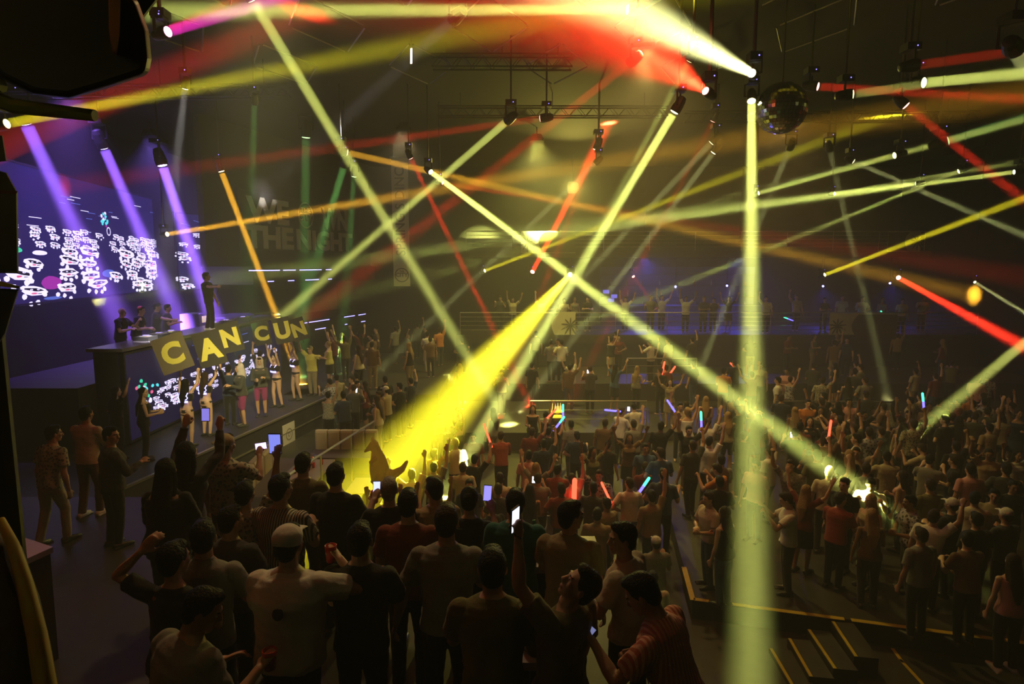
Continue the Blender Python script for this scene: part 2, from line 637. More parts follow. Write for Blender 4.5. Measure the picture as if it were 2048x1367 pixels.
# dance platform with yellow tape -----------------------------------
ZP = .35
pA = PZ(1385, 1197, ZP)
pB = PZ(2036, 1283, ZP)
pL = PZ(1355, 1086, ZP)
dirL = (pL - pA).normalized()
dirF = (pB - pA).normalized()
tp = (19.75 - pA.y) / dirL.y
pD = pA + dirL * tp
pE = V((21.9, 19.75, ZP))
pF = V((21.9, pA.y + dirF.y / dirF.x * (21.9 - pA.x), ZP))
struct('floor_dance', prism([(q.x, q.y) for q in (pA, pF, pE, pD)], 0, ZP), M_FLOOR)


def tape(name, a, b, wd, z=None):
    d = (b - a).normalized()
    s_ = V((-d.y, d.x, 0)) * wd / 2
    mb = MB()
    up = V((0, 0, .004))
    mb.add([a - s_ + up, b - s_ + up, b + s_ + up, a + s_ + up, a - s_ - up * .5, b - s_ - up * .5, b + s_ - up * .5, a + s_ - up * .5],
           [(0, 1, 2, 3), (4, 7, 6, 5), (0, 4, 5, 1), (1, 5, 6, 2), (2, 6, 7, 3), (3, 7, 4, 0)])
    o = mb.obj(name, M_TAPE)
    return tag(o, None, None, None, 'structure')


n_t = 3
tape('trim_%d' % n_t, pA - dirL * .04, pA + dirL * 1.15, .09)
k = 0
for a, b in ((0.02, .27), (.53, 2.35), (2.45, 4.9), (5.0, 6.0), (6.1, 7.6)):
    n_t += 1
    tape('trim_%d' % n_t, pA + dirF * a, pA + dirF * b, .09)
# steps going down beside the platform front
sd = V((dirL.x, dirL.y, 0)).normalized()
for i, (x0, y0, x1, y1) in enumerate(((1662, 1242, 1708, 1312), (1614, 1258, 1666, 1336), (1575, 1276, 1618, 1352), (1538, 1296, 1584, 1375))):
    z = ZP - .085 * (i + .35)
    a, b = PZ(x0, y0, z), PZ(x1, y1, z)
    mid = (a + b) / 2
    n = V((sd.y, -sd.x, 0))
    q = [a - sd * .0, b, b - n * .001, a]
    w_ = .34
    st = prism([(a.x, a.y), (b.x, b.y), (b.x + n.x * w_, b.y + n.y * w_), (a.x + n.x * w_, a.y + n.y * w_)], .001 + .0, z)
    struct('floor_step_%s' % ('abcd'[i]), st, M_FLOOR)
    n_t += 1
    tape('trim_%d' % n_t, a + V((0, 0, .002)) + n * .03, b + V((0, 0, .002)) + n * .03, .045)
for (x0, y0, x1, y1) in ((1745, 1262, 1762, 1286), (1785, 1296, 1806, 1325), (1800, 1318, 1850, 1372)):
    n_t += 1
    tape('trim_%d' % n_t, PZ(x0, y0, .001), PZ(x1, y1, .001), .05)

# ceiling frames ------------------------------------------------------
c0 = V((-2.48, 17.8))
for i in range(-3, 5):
    for j in range(-2, 4):
        c = c0 + V((2.02, -2.9)) * i * .98 + V((-1.75, -2.9)) * j * .98
        if not (7 < c.y < 26 and -9 < c.x < 9):
            continue
        if c.y > 20.5:
            continue
        mb = MB()
        zc = 11.38
        cor = [V((c.x, c.y - 1.75, zc)), V((c.x + .88, c.y, zc)), V((c.x, c.y + 1.75, zc)), V((c.x - .88, c.y, zc))]
        for q in range(4):
            a, b = cor[q], cor[(q + 1) % 4]
            a, b = a.lerp(b, .05), b.lerp(a, .05)
            mb.tube([a, b], .022, 4)
        n_t += 1
        struct('trim_%d' % n_t, mb, M_TRIMM)


# railings ------------------------------------------------------------
def railing(name, a, b, h, nbars, gap, label, post_every=2.4, r=.022, m=M_RAIL):
    a, b = V(a), V(b)
    L = (b - a).length
    d = (b - a) / L
    th = thing(name, a, label, 'railing')
    mb = MB()
    mb.tube([a + V((0, 0, h)), b + V((0, 0, h))], r * 1.3, 8)
    mb.obj('handrail', m, th)
    for k in range(nbars):
        z = h - gap * (k + 1)
        MB().tube([a + V((0, 0, z)), b + V((0, 0, z))], r * .62, 6).obj('bar', m, th)
    n = max(1, int(L / post_every))
    for k in range(n + 1):
        p = a + d * (L * k / n)
        MB().tube([p, p + V((0, 0, h))], r * .8, 6).obj('post', m, th)
    return th


railing('balcony_railing', (-2.4, 28.9, 2.8), (21.6, 28.9, 2.8), 1.02, 4, .2, 'long steel railing along the edge of the lower far balcony')
railing('gallery_railing', (-2.4, 33.1, 6.75), (21.6, 33.1, 6.75), 1.0, 4, .2, 'long steel railing along the edge of the upper far gallery')
railing('terrace_railing', (4.6, 24.75, 1.3), (7.4, 24.75, 1.3), 1.0, 2, .3, 'short railing on the upper step below the far balcony, centre right')
railing('step_railing', (8.6, 20.0, .6), (12.4, 19.9, .6), 1.0, 2, .3, 'short railing on the middle step behind the lit dancers, right')
railing('step_railing', (.6, 20.0, .6), (4.4, 20.0, .6), 1.0, 2, .3, 'short railing on the middle step right of the yellow sofa bar')
ra, rb = P(748, 842, 17.2), P(556, 962, 10.9)
hr = thing('stair_handrail', (ra.x, ra.y, .6), 'long sloping steel handrail crossing in front of the lounge sofas', 'handrail')
MB().tube([ra, rb], .028, 8).obj('handrail', M_RAIL, hr)
for t in (0, .33, .66, .97):
    p = ra.lerp(rb, t)
    MB().tube([p, V((p.x, p.y, .62 if p.y > 11.5 else .0))], .02, 6).obj('post', M_RAIL, hr)

# ================================================================ PEOPLE
SKINS = [mat('skin_light', (.62, .40, .30), .5, bump=.05, bscale=60), mat('skin_tan', (.48, .28, .19), .5, bump=.05, bscale=60), mat('skin_brown', (.27, .15, .095), .5, bump=.05, bscale=60)]
M_LIP = mat('lips', (.42, .13, .12), .4)
M_EYEW = mat('eye_white', (.75, .73, .70), .25)
M_EYED = mat('eye_dark', (.03, .02, .015), .15)
HAIRS = {'black': mat('hair_black', (.006, .0055, .005), .5, spec=.15, bump=.9, bscale=70), 'brown': mat('hair_brown', (.035, .020, .012), .5, spec=.15, bump=.9, bscale=70),
         'grey': mat('hair_grey', (.30, .28, .25), .5, spec=.15, bump=.9, bscale=70), 'blond': mat('hair_blond', (.38, .25, .12), .5, spec=.15, bump=.9, bscale=70)}
CL = {}


def cloth(name, col, **k):
    CL[name] = mat('cloth_' + name.replace(' ', '_'), col, .85, bump=.55, bscale=9, vary=.12, spec=.2, cloth=True)
    return CL[name]


for nme, c in dict(white=(.72, .70, .66), cream=(.60, .54, .42), black=(.012, .012, .013), charcoal=(.05, .05, .052), grey=(.22, .21, .20), beige=(.42, .36, .25), navy=(.02, .03, .07),
                   blue=(.05, .10, .22), maroon=(.16, .025, .02), red=(.30, .06, .04), olive=(.13, .12, .05), teal=(.02, .12, .12), pink=(.60, .30, .30), orange=(.55, .20, .05),
                   brown=(.14, .08, .045), khaki=(.30, .25, .16), denim=(.06, .09, .16), yellow=(.62, .56, .14), tan=(.36, .26, .16)).items():
    cloth(nme, c)
CL['striped'] = pattern_mat('cloth_striped', 'stripe', (.50, .46, .36), (.03, .03, .03), 14)
CL['pinstripe'] = pattern_mat('cloth_pinstripe', 'stripe', (.10, .10, .12), (.03, .03, .035), 16)
CL['pink striped'] = pattern_mat('cloth_pink_striped', 'stripe', (.45, .12, .08), (.75, .42, .30), 12)
CL['patterned'] = pattern_mat('cloth_patterned', 'spots', (.05, .05, .045), (.38, .36, .27), 26)
CL['floral'] = pattern_mat('cloth_floral', 'spots', (.03, .03, .05), (.35, .34, .40), 17)
CL['checked'] = pattern_mat('cloth_checked', 'check', (.16, .15, .13), (.28, .26, .22), 22)
M_SHOE_W = mat('shoe_white', (.75, .74, .70), .5)
M_SHOE_D = mat('shoe_dark', (.02, .02, .02), .4)


def rot(x=0, y=0, z=0):
    return Matrix.Rotation(z, 3, 'Z') @ Matrix.Rotation(y, 3, 'Y') @ Matrix.Rotation(x, 3, 'X')


def remesh(mb, name, voxel, smooth=3, fac=.5, folds=0.0):
    me = mb.mesh(name + '_src')
    o = bpy.data.objects.new('tmp', me)
    r = o.modifiers.new('r', 'REMESH')
    r.mode = 'VOXEL'
    r.voxel_size = voxel
    r.adaptivity = 0
    if smooth:
        s = o.modifiers.new('s', 'SMOOTH')
        s.iterations = smooth
        s.factor = fac
    out = baked(o)
    out.name = name
    bpy.data.meshes.remove(me)
    out.materials.clear()
    if folds:
        n_ = len(out.vertices)
        co, no = [0.0] * (n_ * 3), [0.0] * (n_ * 3)
        out.vertices.foreach_get('co', co)
        out.vertices.foreach_get('normal', no)
        for i in range(0, n_ * 3, 3):
            x, y, z = co[i:i + 3]
            k = (noise.noise((x * 9, y * 9, z * 5)) + .6 * noise.noise((x * 5 + z * 14, y * 14, z * 16))) * folds
            co[i] += no[i] * k
            co[i + 1] += no[i + 1] * k
            co[i + 2] += no[i + 2] * k
        out.vertices.foreach_set('co', co)
        out.update()
    out.polygons.foreach_set('use_smooth', [True] * len(out.polygons))
    return out


ARM = {  # upper arm and forearm directions (x outward, y forward, z up) and hand shape
    'down': ((.22, .04, -1), (.10, .30, -1), 'relax'),
    'side': ((.45, .0, -1), (.25, .25, -1), 'relax'),
    'bent': ((.18, .25, -1), (-.25, .95, .15), 'grip'),
    'phone': ((.25, .75, -.55), (-.30, .55, .85), 'grip'),
    'phonehigh': ((.30, .65, .75), (-.15, .25, 1), 'grip'),
    'up': ((.40, .15, 1), (.05, .10, 1), 'open'),
    'upout': ((.8, .2, .75), (.25, .15, 1), 'open'),
    'upgrip': ((.5, .3, .8), (-.05, .25, 1), 'grip'),
    'out': ((1, .35, .0), (.8, .5, .05), 'open'),
    'point': ((.5, .9, -.25), (.25, 1, -.05), 'point'),
    'hip': ((.65, -.15, -1), (-.75, .35, -.35), 'relax'),
    'front': ((.2, .55, -1), (-.55, .85, .35), 'relax'),
    'face': ((.75, .45, -.30), (-.75, .45, .62), 'grip'),
    'head': ((.9, .1, .35), (-.75, .1, .75), 'relax'),
    'drink': ((.30, .35, -1), (-.05, .75, .65), 'grip'),
    'cross': ((.25, .35, -1), (-.9, .55, .15), 'relax'),
    'sign': ((.35, .45, .85), (.0, .15, 1), 'grip'),
}


class Body:
    def __init__(s, sp, voxel, fine=True):
        g = sp.get
        s.sp = sp
        s.anchor = {}
        fem = g('fem', False)
        fat = g('fat', 1.0)
        lean, side, tw = g('lean', 0.05), g('side', 0.0), g('twist', 0.0)
        R = rot(0, side, 0) @ rot(0, 0, tw) @ rot(-lean, 0, 0)
        hipz = .93 - g('drop', 0)
        H = V((0, 0, hipz))

        def U(x, y, z):
            k = min(1, max(0, z / .22))
            k = k * k * (3 - 2 * k)
            p = V((x, y, z))
            return H + p.lerp(R @ p, k)
        s.U, s.R, s.H = U, R, H
        X, Y = R @ V((1, 0, 0)), R @ V((0, 1, 0))
        ax = lambda z: (V((1, 0, 0)), V((0, 1, 0))) if z <= 0.02 else (X, Y)
        wsh = .168 if fem else .19
        if fem:
            tor = [(-.10, 0, .150, .112), (0, -.005, .168, .118), (.12, .0, .128, .092), (.24, .012, .132, .098), (.34, .028, .150, .118), (.42, .006, .150, .090), (.475, -.008, .100, .062), (.52, 0, .052, .052)]
        else:
            tor = [(-.10, 0, .150, .108), (0, 0, .162, .112), (.12, .0, .150, .100), (.25, .008, .162, .108), (.37, .014, .182, .122), (.45, .0, .178, .098), (.50, -.008, .118, .068), (.545, 0, .060, .058)]
        tor = [(z, y, a * (1 + (fat - 1) * (1.0 if z < .4 else .5)), b * (1 + (fat - 1) * (1.4 if z < .4 else .5))) for z, y, a, b in tor]
        s.tor = tor

        def torso(mb, grow=0.0, z0=-9, z1=9, extra=None):
            rows = []
            for z, y, a, b in tor:
                if z0 <= z <= z1:
                    xa, ya = ax(z)
                    rows.append((U(0, y, z), xa * (a + grow), ya * (b + grow)))
            if extra:
                rows = extra + rows
            mb.rings(rows, 20, power=.85)
        # joints
        sh, el, wr = {}, {}, {}
        UA, FA = (.275, .245) if fem else (.295, .262)
        s.hd = {}
        for k, sg in (('L', -1), ('R', 1)):
            a = g(k, 'down')
            ua, fa, hm = ARM[a] if isinstance(a, str) else a
            ua = R @ V((ua[0] * sg, ua[1], ua[2])).normalized()
            fa = R @ V((fa[0] * sg, fa[1], fa[2])).normalized()
            up = max(0, ua.dot(R @ V((0, 0, 1))))
            sh[k] = U(sg * (wsh - .02 * up), -.005, (.415 if fem else .44) + .045 * up)
            el[k] = sh[k] + ua * UA
            wr[k] = el[k] + fa * FA
            s.hd[k] = (fa, hm)
        s.sh, s.el, s.wr = sh, el, wr
        NB = U(0, -.005, .50 if fem else .52)
        hy, hp, hr = g('hy', 0), g('hp', 0), g('hr', 0)
        Rh = Matrix.Rotation(tw * .6, 3, 'Z') @ rot(0, side * .6, 0) @ rot(-lean * .35, 0, 0) @ rot(0, 0, hy) @ rot(hp, hr, 0)
        HC = NB + R @ V((0, .0, .038)) + Rh @ V((0, .022, .125))
        s.HC, s.Rh = HC, Rh
        hs_ = .95 if fem else 1.0
        hp3 = lambda x, y, z: HC + Rh @ (V((x, y, z)) * hs_)
        # legs
        st = g('stance', .0)
        stp = g('step', 0.0)
        kn, an = {}, {}
        hipj = {}
        for k, sg in (('L', -1), ('R', 1)):
            hipj[k] = H + V((sg * .085, 0, -.03))
            f = stp * sg
            an[k] = V((sg * (.095 + st), f * .22 - .02, .085))
            mid = (hipj[k] + an[k]) / 2
            kn[k] = mid + V((sg * .01, .035 + g('drop', 0) * 1.2 + abs(f) * .05, .02))
        s.hipj, s.kn, s.an = hipj, kn, an
        s.parts = {}

        # ---- skin
        b = MB()
        torso(b)
        b.tube([NB - R @ V((0, 0, .05)), NB + R @ V((0, .005, .04)), HC + Rh @ V((0, -.02, -.04))], [.062, .050, .050] if fem else [.072, .060, .058], 10)
        # head
        b.ball(hp3(0, -.012, .022), (.076, .096, .100), Rh, 16, k=12)
        b.ball(hp3(0, .030, -.050), (.056, .056, .062), Rh, 14, k=10)
        b.ball(hp3(0, .062, -.093), (.026, .022, .020), Rh, 10)
        b.ball(hp3(0, .076, .026), (.055, .018, .014), Rh, 10)
        b.tube([hp3(0, .084, .018), hp3(0, .104, -.028), hp3(0, .088, -.040)], [.009, .0165, .011], 8, round_ends=True)
        for sg in (-1, 1):
            b.ball(hp3(sg * .042, .058, -.018), (.022, .024, .026), Rh, 8)
            b.ball(hp3(sg * .078, -.012, -.008), (.010, .020, .032), Rh @ rot(0, 0, sg * -.35), 8)
            if fine:
                b.ball(hp3(sg * .032, .0745, .004), .0125, Rh, 10)
        b.ball(hp3(0, .083, -.062), (.024, .012, .0065), Rh, 10)
        b.ball(hp3(0, .082, -.071), (.020, .012, .006), Rh, 10)
        ar = (.040, .034, .024) if fem else (.050 * (1 + (fat - 1) * .6), .042, .028)
        for k, sg in (('L', -1), ('R', 1)):
            b.ball(sh[k], ar[0] * 1.22, None, 10)
            b.tube([sh[k], sh[k].lerp(el[k], .35), sh[k].lerp(el[k], .8), el[k]], [ar[0] * 1.08, ar[0] * 1.08, ar[0] * .86, ar[0] * .82], 10, round_ends=True)
            b.tube([el[k], el[k].lerp(wr[k], .3), el[k].lerp(wr[k], .75), wr[k]], [ar[1], ar[1] * 1.10, ar[2] * 1.10, ar[2]], 10, round_ends=True)
            s.hand(b, k, sg, fine)
            b.tube([hipj[k], hipj[k].lerp(kn[k], .5), kn[k]], [.088, .075, .054], 12, round_ends=True)
            b.tube([kn[k], kn[k].lerp(an[k], .3), kn[k].lerp(an[k], .7), an[k]], [.052, .056, .042, .036], 12, round_ends=True)
            f = an[k] + V((sg * .02, .05, -.05))
            b.tube([an[k] + V((0, -.035, -.045)), f, an[k] + V((sg * .035, .15, -.062))], [.036, .036, .024], 8, flat=(.85, 1.05), up=(0, 0, 1), round_ends=True)
        me = remesh(b, 'person', voxel, 2)
        # lips and eyes are coloured patches of the one skin
        for m_ in (SKINS[0], M_LIP, M_EYEW, M_EYED):
            me.materials.append(m_)
        Ri = Rh.transposed()
        idx = []
        for p in me.polygons:
            q = Ri @ (p.center - HC) / hs_
            i = 0
            if q.y > .07 and abs(q.x) < .05:
                if abs(q.x) < .024 and -.076 < q.z < -.057:
                    i = 1
                elif abs(q.z - .004) < .0075 and .018 < abs(q.x) < .046:
                    i = 3 if abs(abs(q.x) - .032) < .0065 else 2
                elif .030 > q.z > .022 and .015 < abs(q.x) < .05:
                    i = 3
            idx.append(i)
        me.polygons.foreach_set('material_index', idx)
        s.parts['body'] = me

        # ---- shirt
        top = g('top', 'tshirt')
        vx = voxel * 1.25
        long_hem = g('hem', -.07)
        b = MB()
        gr = .016 + g('loose', .006)
        if top == 'bra':
            torso(b, .010, .30, .44)
        else:
            extra = []
            if top != 'crop':
                extra = [(H + V((0, 0, long_hem)), V((tor[1][2] + gr + .006, 0, 0)), V((0, tor[1][3] + gr + .006, 0)))]
            z0 = 0 if top != 'crop' else .2
            torso(b, gr, z0, .50 if not fem else .46, extra)
            if top not in ('tank', 'crop'):
                nk = U(0, -.006, .535 if not fem else .50)
                zt = .475 if fem else .50
                sa, sb = ((.128, .080) if fem else (.146, .088))
                b.rings([(U(0, .0, zt - .09), X * (sa + .03), Y * (sb + .02)), (U(0, -.006, zt), X * sa, Y * sb), (nk, X * .076, Y * .070)], 16)
                if g('collar'):
                    b.rings([(nk - R @ V((0, 0, .03)), X * .07, Y * .066), (nk + R @ V((0, -.004, .022)), X * .074, Y * .07)], 14)
            for k, sg in (('L', -1), ('R', 1)):
                ua = (el[k] - sh[k]).normalized()
                if top in ('tank', 'crop'):
                    b.ball(sh[k], ar[0] * 1.2, None, 10)
                    continue
                b.ball(sh[k], ar[0] * 1.22 + .012, None, 12)
                if top == 'long':
                    b.tube([sh[k], sh[k].lerp(el[k], .5), el[k]], [ar[0] * 1.1 + .016, ar[0] + .015, ar[1] + .017], 12, round_ends=True)
                    b.tube([el[k], el[k].lerp(wr[k], .5), el[k].lerp(wr[k], .93)], [ar[1] + .016, ar[1] + .013, ar[2] + .013], 12)
                else:
                    b.tube([sh[k], sh[k].lerp(el[k], .3), sh[k].lerp(el[k], .68)], [ar[0] * 1.1 + .016, ar[0] + .022, ar[0] + .026], 12)
            if top == 'hood':
                pass
            # soft folds at the waist
            rnd = random.Random(int(g('seed', 3)))
            for q in range(7 if fine else 0):
                an_ = rnd.uniform(0, 6.28)
                z = rnd.uniform(.0, .2)
                zz = [t for t in tor if t[0] >= 0][:3]
                a_, b_ = tor[2][2] + gr, tor[2][3] + gr
                c1 = U(math.cos(an_) * a_, math.sin(an_) * b_, z)
                c2 = U(math.cos(an_ + .5) * a_, math.sin(an_ + .5) * b_, z + rnd.uniform(-.03, .05))
                b.tube([c1, (c1 + c2) / 2 + ((c1 + c2) / 2 - U(0, 0, z)).normalized() * .012, c2], [.006, .011, .006], 6)
        s.parts['shirt'] = remesh(b, 'shirt', vx, 3 if fine else 2, folds=.011 if fine else 0)

        # ---- trousers, skirt or shorts
        bt = g('bottom', 'trousers')
        b = MB()
        tw_ = g('legw', 1.0)
        if bt == 'skirt':
            b.rings([(H + V((0, 0, -.40)), V((.205, 0, 0)), V((0, .16, 0))), (H + V((0, 0, -.1)), V((.195, 0, 0)), V((0, .14, 0))), (H + V((0, 0, .0)), V((tor[1][2] + .012, 0, 0)), V((0, tor[1][3] + .012, 0))), (U(0, 0, .09), V((tor[2][2] + .012, 0, 0)), V((0, tor[2][3] + .012, 0)))], 18)
        elif bt == 'brief':
            b.rings([(H + V((0, 0, -.12)), V((.10, 0, 0)), V((0, .09, 0))), (H + V((0, 0, -.04)), V((.17, 0, 0)), V((0, .125, 0))), (H + V((0, 0, .03)), V((tor[1][2] + .006, 0, 0)), V((0, tor[1][3] + .006, 0)))], 18)
        else:
            b.rings([(H + V((0, 0, -.13)), V((tor[0][2] + .01, 0, 0)), V((0, tor[0][3] + .008, 0))), (H, V((tor[1][2] + .010, 0, 0)), V((0, tor[1][3] + .010, 0))), (U(0, 0, .09), X * (tor[2][2] + .012), Y * (tor[2][3] + .012))], 18, power=.9)
            for k in 'LR':
                b.tube([hipj[k] - V((0, 0, .02)), hipj[k].lerp(kn[k], .5), kn[k]], [.100, .090, .070 * tw_], 14, round_ends=True)
                if bt != 'shorts':
                    b.tube([kn[k], kn[k].lerp(an[k], .45), an[k] + V((0, 0, -.02))], [.068 * tw_, .064 * tw_, .056 * tw_], 14)
        s.parts['trousers' if bt in ('trousers',) else {'skirt': 'skirt', 'shorts': 'shorts', 'brief': 'shorts'}[bt]] = remesh(b, 'trousers', vx, 2, folds=.007 if fine else 0)

        # ---- shoes
        for k, sg in (('L', -1), ('R', 1)):
            b = MB()
            a_ = an[k]
            b.tube([a_ + V((0, -.045, -.040)), a_ + V((sg * .012, .04, -.040)), a_ + V((sg * .030, .135, -.052)), a_ + V((sg * .036, .175, -.058))], [.044, .046, .036, .026], 10, flat=(.9, 1.1), up=(0, 0, 1), round_ends=True)
            b.box(a_ + V((sg * .014, .055, -.073)), (.088, .27, .022))
            s.parts['shoe_' + k] = remesh(b, 'shoe', max(voxel, .010), 2)

        # ---- hair
        hk = g('hair', 'short')
        b = MB()
        if hk != 'bald':
            b.ball(hp3(0, -.026, .036), (.086, .098, .100), Rh, 18, k=12)
            b.ball(hp3(0, -.060, -.020), (.074, .052, .072), Rh, 14, k=10)
            if hk == 'short':
                b.ball(hp3(0, .030, .098), (.060, .055, .036), Rh, 12)
            if hk in ('long', 'wavy'):
                L = .42 if hk == 'long' else .34
                back = R @ V((0, -1, 0))
                p0 = hp3(0, -.06, .0)
                p1 = hp3(0, -.095, -.14)
                p2 = U(0, -.125, .36)
                p3 = U(0, -.14, .36 - L * .5)
                b.tube([p0, p1, p2, p3], [.072, .082, .088, .040], 12, up=R @ V((1, 0, 0)), flat=(1.15, .42), round_ends=True)
                for sg in (-1, 1):
                    b.tube([hp3(sg * .07, -.02, .03), hp3(sg * .085, -.03, -.09), U(sg * .10, -.06, .40)], [.028, .032, .018], 8, round_ends=True)
            if hk == 'bun':
                b.ball(hp3(0, -.125, .06), .042, Rh, 10)
            if hk == 'curly':
                rnd = random.Random(5)
                for q in range(46):
                    th, ph = rnd.uniform(0, 6.28), rnd.uniform(-.1, 1.5)
                    b.ball(hp3(.094 * math.cos(th) * math.cos(ph), -.03 + .10 * math.sin(th) * math.cos(ph) * (1 if math.sin(th) < 0 else .75), .035 + .10 * math.sin(ph)), .024, None, 7, k=5)
            s.parts['hair'] = remesh(b, 'hair', vx, 2)
        # ---- cap / hood
        hat = g('hat')
        if hat:
            b = MB()
            if hat == 'cap':
                b.ball(hp3(0, -.02, .052), (.094, .106, .088), Rh, 18, k=12)
                bk = -1 if g('capback') else 1
                b.tube([hp3(0, bk * .06, .075), hp3(0, bk * .15, .060), hp3(0, bk * .175, .052)], [.066, .060, .035], 12, up=Rh @ V((0, 0, 1)), flat=(.14, 1))
            elif hat == 'beanie':
                b.ball(hp3(0, -.03, .062), (.084, .092, .080), Rh, 18, k=12)
            elif hat == 'hood':
                b.ball(hp3(0, -.035, .025), (.108, .108, .125), Rh, 18, k=12)
                b.tube([hp3(0, -.05, -.04), U(0, -.05, .44)], [.105, .12], 14, round_ends=True)
            s.parts['cap' if hat != 'hood' else 'hood'] = remesh(b, 'hat', vx, 2)

    def hand(s, b, k, sg, fine):
        W = s.wr[k]
        d, mode = s.hd[k]
        R = s.R
        t = R @ V((0, 1, 0))
        if abs(d.dot(t)) > .8:
            t = R @ V((0, 0, 1))
        if d.dot(R @ V((0, 0, 1))) > .6:
            t = R @ V((-sg, 0, 0)) if mode != 'open' else R @ V((-sg, .2, 0))
        t = (t - d * t.dot(d)).normalized()
        n = d.cross(t)
        inward = R @ V((-sg, 0, 0)) if d.dot(R @ V((0, 0, 1))) <= .6 else R @ V((0, 1, 0))
        if n.dot(inward) < 0:
            n = -n
        fr = .0088 if fine else .0115
        b.tube([W - d * .015, W + d * .02, W + d * .055, W + d * .090], [.030, .036, .043, .040], 12, up=t, flat=(1, .40), round_ends=True)
        c1, c2 = {'relax': (.35, .55), 'grip': (1.15, 1.5), 'open': (.05, .12), 'point': (1.2, 1.5)}[mode]
        for i in range(4):
            a1, a2 = (c1, c2)
            if mode == 'point' and i == 0:
                a1, a2 = .02, .05
            a1 += .05 * i
            base = W + d * .088 + t * (.030 - .0205 * i)
            ln = (.070, .078, .072, .056)[i]
            spread = t * (.13 - .09 * i) if mode == 'open' else V((0, 0, 0))
            d1 = (d * math.cos(a1) + n * math.sin(a1) + spread).normalized()
            a12 = a1 + a2 * .6
            d2 = (d * math.cos(a12) + n * math.sin(a12) + spread).normalized()
            a13 = a1 + a2 * 1.1
            d3 = (d * math.cos(a13) + n * math.sin(a13) + spread).normalized()
            p1 = base + d1 * ln * .48
            p2 = p1 + d2 * ln * .30
            p3 = p2 + d3 * ln * .26
            b.tube([base - d * .012, base, p1, p2, p3], [fr * 1.1, fr * 1.1, fr, fr * .95, fr * .8], 8, round_ends=True)
        cur = .6 if mode in ('grip', 'point') else .15
        q0 = W + d * .022 + t * .024
        d1 = (t * .75 + d * .75 + n * cur * .5).normalized()
        q1 = q0 + d1 * .042
        d2 = (d * .9 + t * (.35 - cur * .6) + n * cur).normalized()
        q2 = q1 + d2 * .032
        b.tube([q0, q1, q2, q2 + d2 * .014], [fr * 1.45, fr * 1.2, fr * 1.1, fr * .85], 8, round_ends=True)
        s.anchor[k] = W + d * .075 + n * (.028 if mode in ('grip', 'point') else .02)
        s.anchor[k + 'd'] = d.copy()
        s.anchor[k + 't'] = t.copy()
        s.anchor[k + 'n'] = n.copy()


def place(body, pos, yaw, label, shirt='black', pants='black', skin=0, hair='black', scale=1.0, shoes=True, shoe='dark', cat='person', group=None, capmat=None, name='person'):
    """links the body mesh as the person and its clothes and hair as children; meshes are shared by copies"""
    o = bpy.data.objects.new(name, body.parts['body'])
    C.objects.link(o)
    o.location = pos
    o.rotation_euler = (0, 0, yaw)
    o.scale = (scale,) * 3
    o.material_slots[0].link = 'OBJECT'
    o.material_slots[0].material = SKINS[skin]
    tag(o, label, cat, group)
    for k, me in body.parts.items():
        if k == 'body' or (k.startswith('shoe') and not shoes):
            continue
        m = {'shirt': CL.get(shirt), 'hair': HAIRS.get(hair), 'cap': capmat or CL['white'], 'hood': capmat or CL['white']}.get(k)
        if k in ('trousers', 'skirt', 'shorts'):
            m = CL.get(pants)
        if k.startswith('shoe'):
            m = M_SHOE_W if shoe == 'white' else M_SHOE_D
        if len(me.materials) == 0:
            me.materials.append(m)
        c = bpy.data.objects.new(k.split('_')[0], me)
        C.objects.link(c)
        c.parent = o
        c.material_slots[0].link = 'OBJECT'
        c.material_slots[0].material = m
    return o


def w2(o, p):
    """a point of the person's own space in the room"""
    return V(o.location) + Matrix.Rotation(o.rotation_euler[2], 3, 'Z') @ (V(p) * o.scale[0])


def head_at(body, px, py, zf, yaw, scale):
    """where to stand so that the top of the head is seen at (px, py) with feet at height zf"""
    ht = (body.HC + body.Rh @ V((0, 0, .125))) * scale
    q = PZ(px, py, zf + ht.z)
    r = Matrix.Rotation(yaw, 3, 'Z') @ V((ht.x, ht.y, 0))
    return V((q.x - r.x, q.y - r.y, zf))


def stand_at(px, Y, zf):
    """where the line of sight at column px meets depth Y, at floor height zf"""
    return V(((px - 1024) / FPX * Y * (math.cos(PITCH) + (CAMZ - zf) / Y * math.sin(PITCH)), Y, zf))

# ================================================================ STAGE SET
def plane_frame(a, b, z0):
    """frame of an upright panel running from a to b, front side to the right of a->b seen from above"""
    a, b = V((a[0], a[1], 0)), V((b[0], b[1], 0))
    x = (b - a).normalized()
    return frame((a.x, a.y, z0), x, (0, 0, 1), x.cross(V((0, 0, 1)))), (b - a).length


M_SCRBASE = mat('screen_dark_blue', (.01, .01, .02), .25, 0, .085, (.16, .10, .95))
S_WHITE = mat('screen_white', (.02, .02, .02), .3, 0, 1.7, (.72, .66, 1.0))
S_PINK = mat('screen_pink', (.02, .02, .02), .3, 0, 1.0, (1.0, .16, .35))
S_DARK = mat('screen_black', (.004, .004, .006), .3)
S_CYAN = mat('screen_cyan', (.02, .02, .02), .3, 0, 1.2, (.10, .85, .95))
S_MAG = mat('screen_magenta', (.02, .02, .02), .3, 0, .5, (.85, .05, .85))
S_GREEN = mat('screen_green', (.02, .02, .02), .3, 0, .9, (.05, .9, .5))
S_BLUE = mat('screen_blue', (.02, .02, .02), .3, 0, .7, (.15, .25, 1.0))


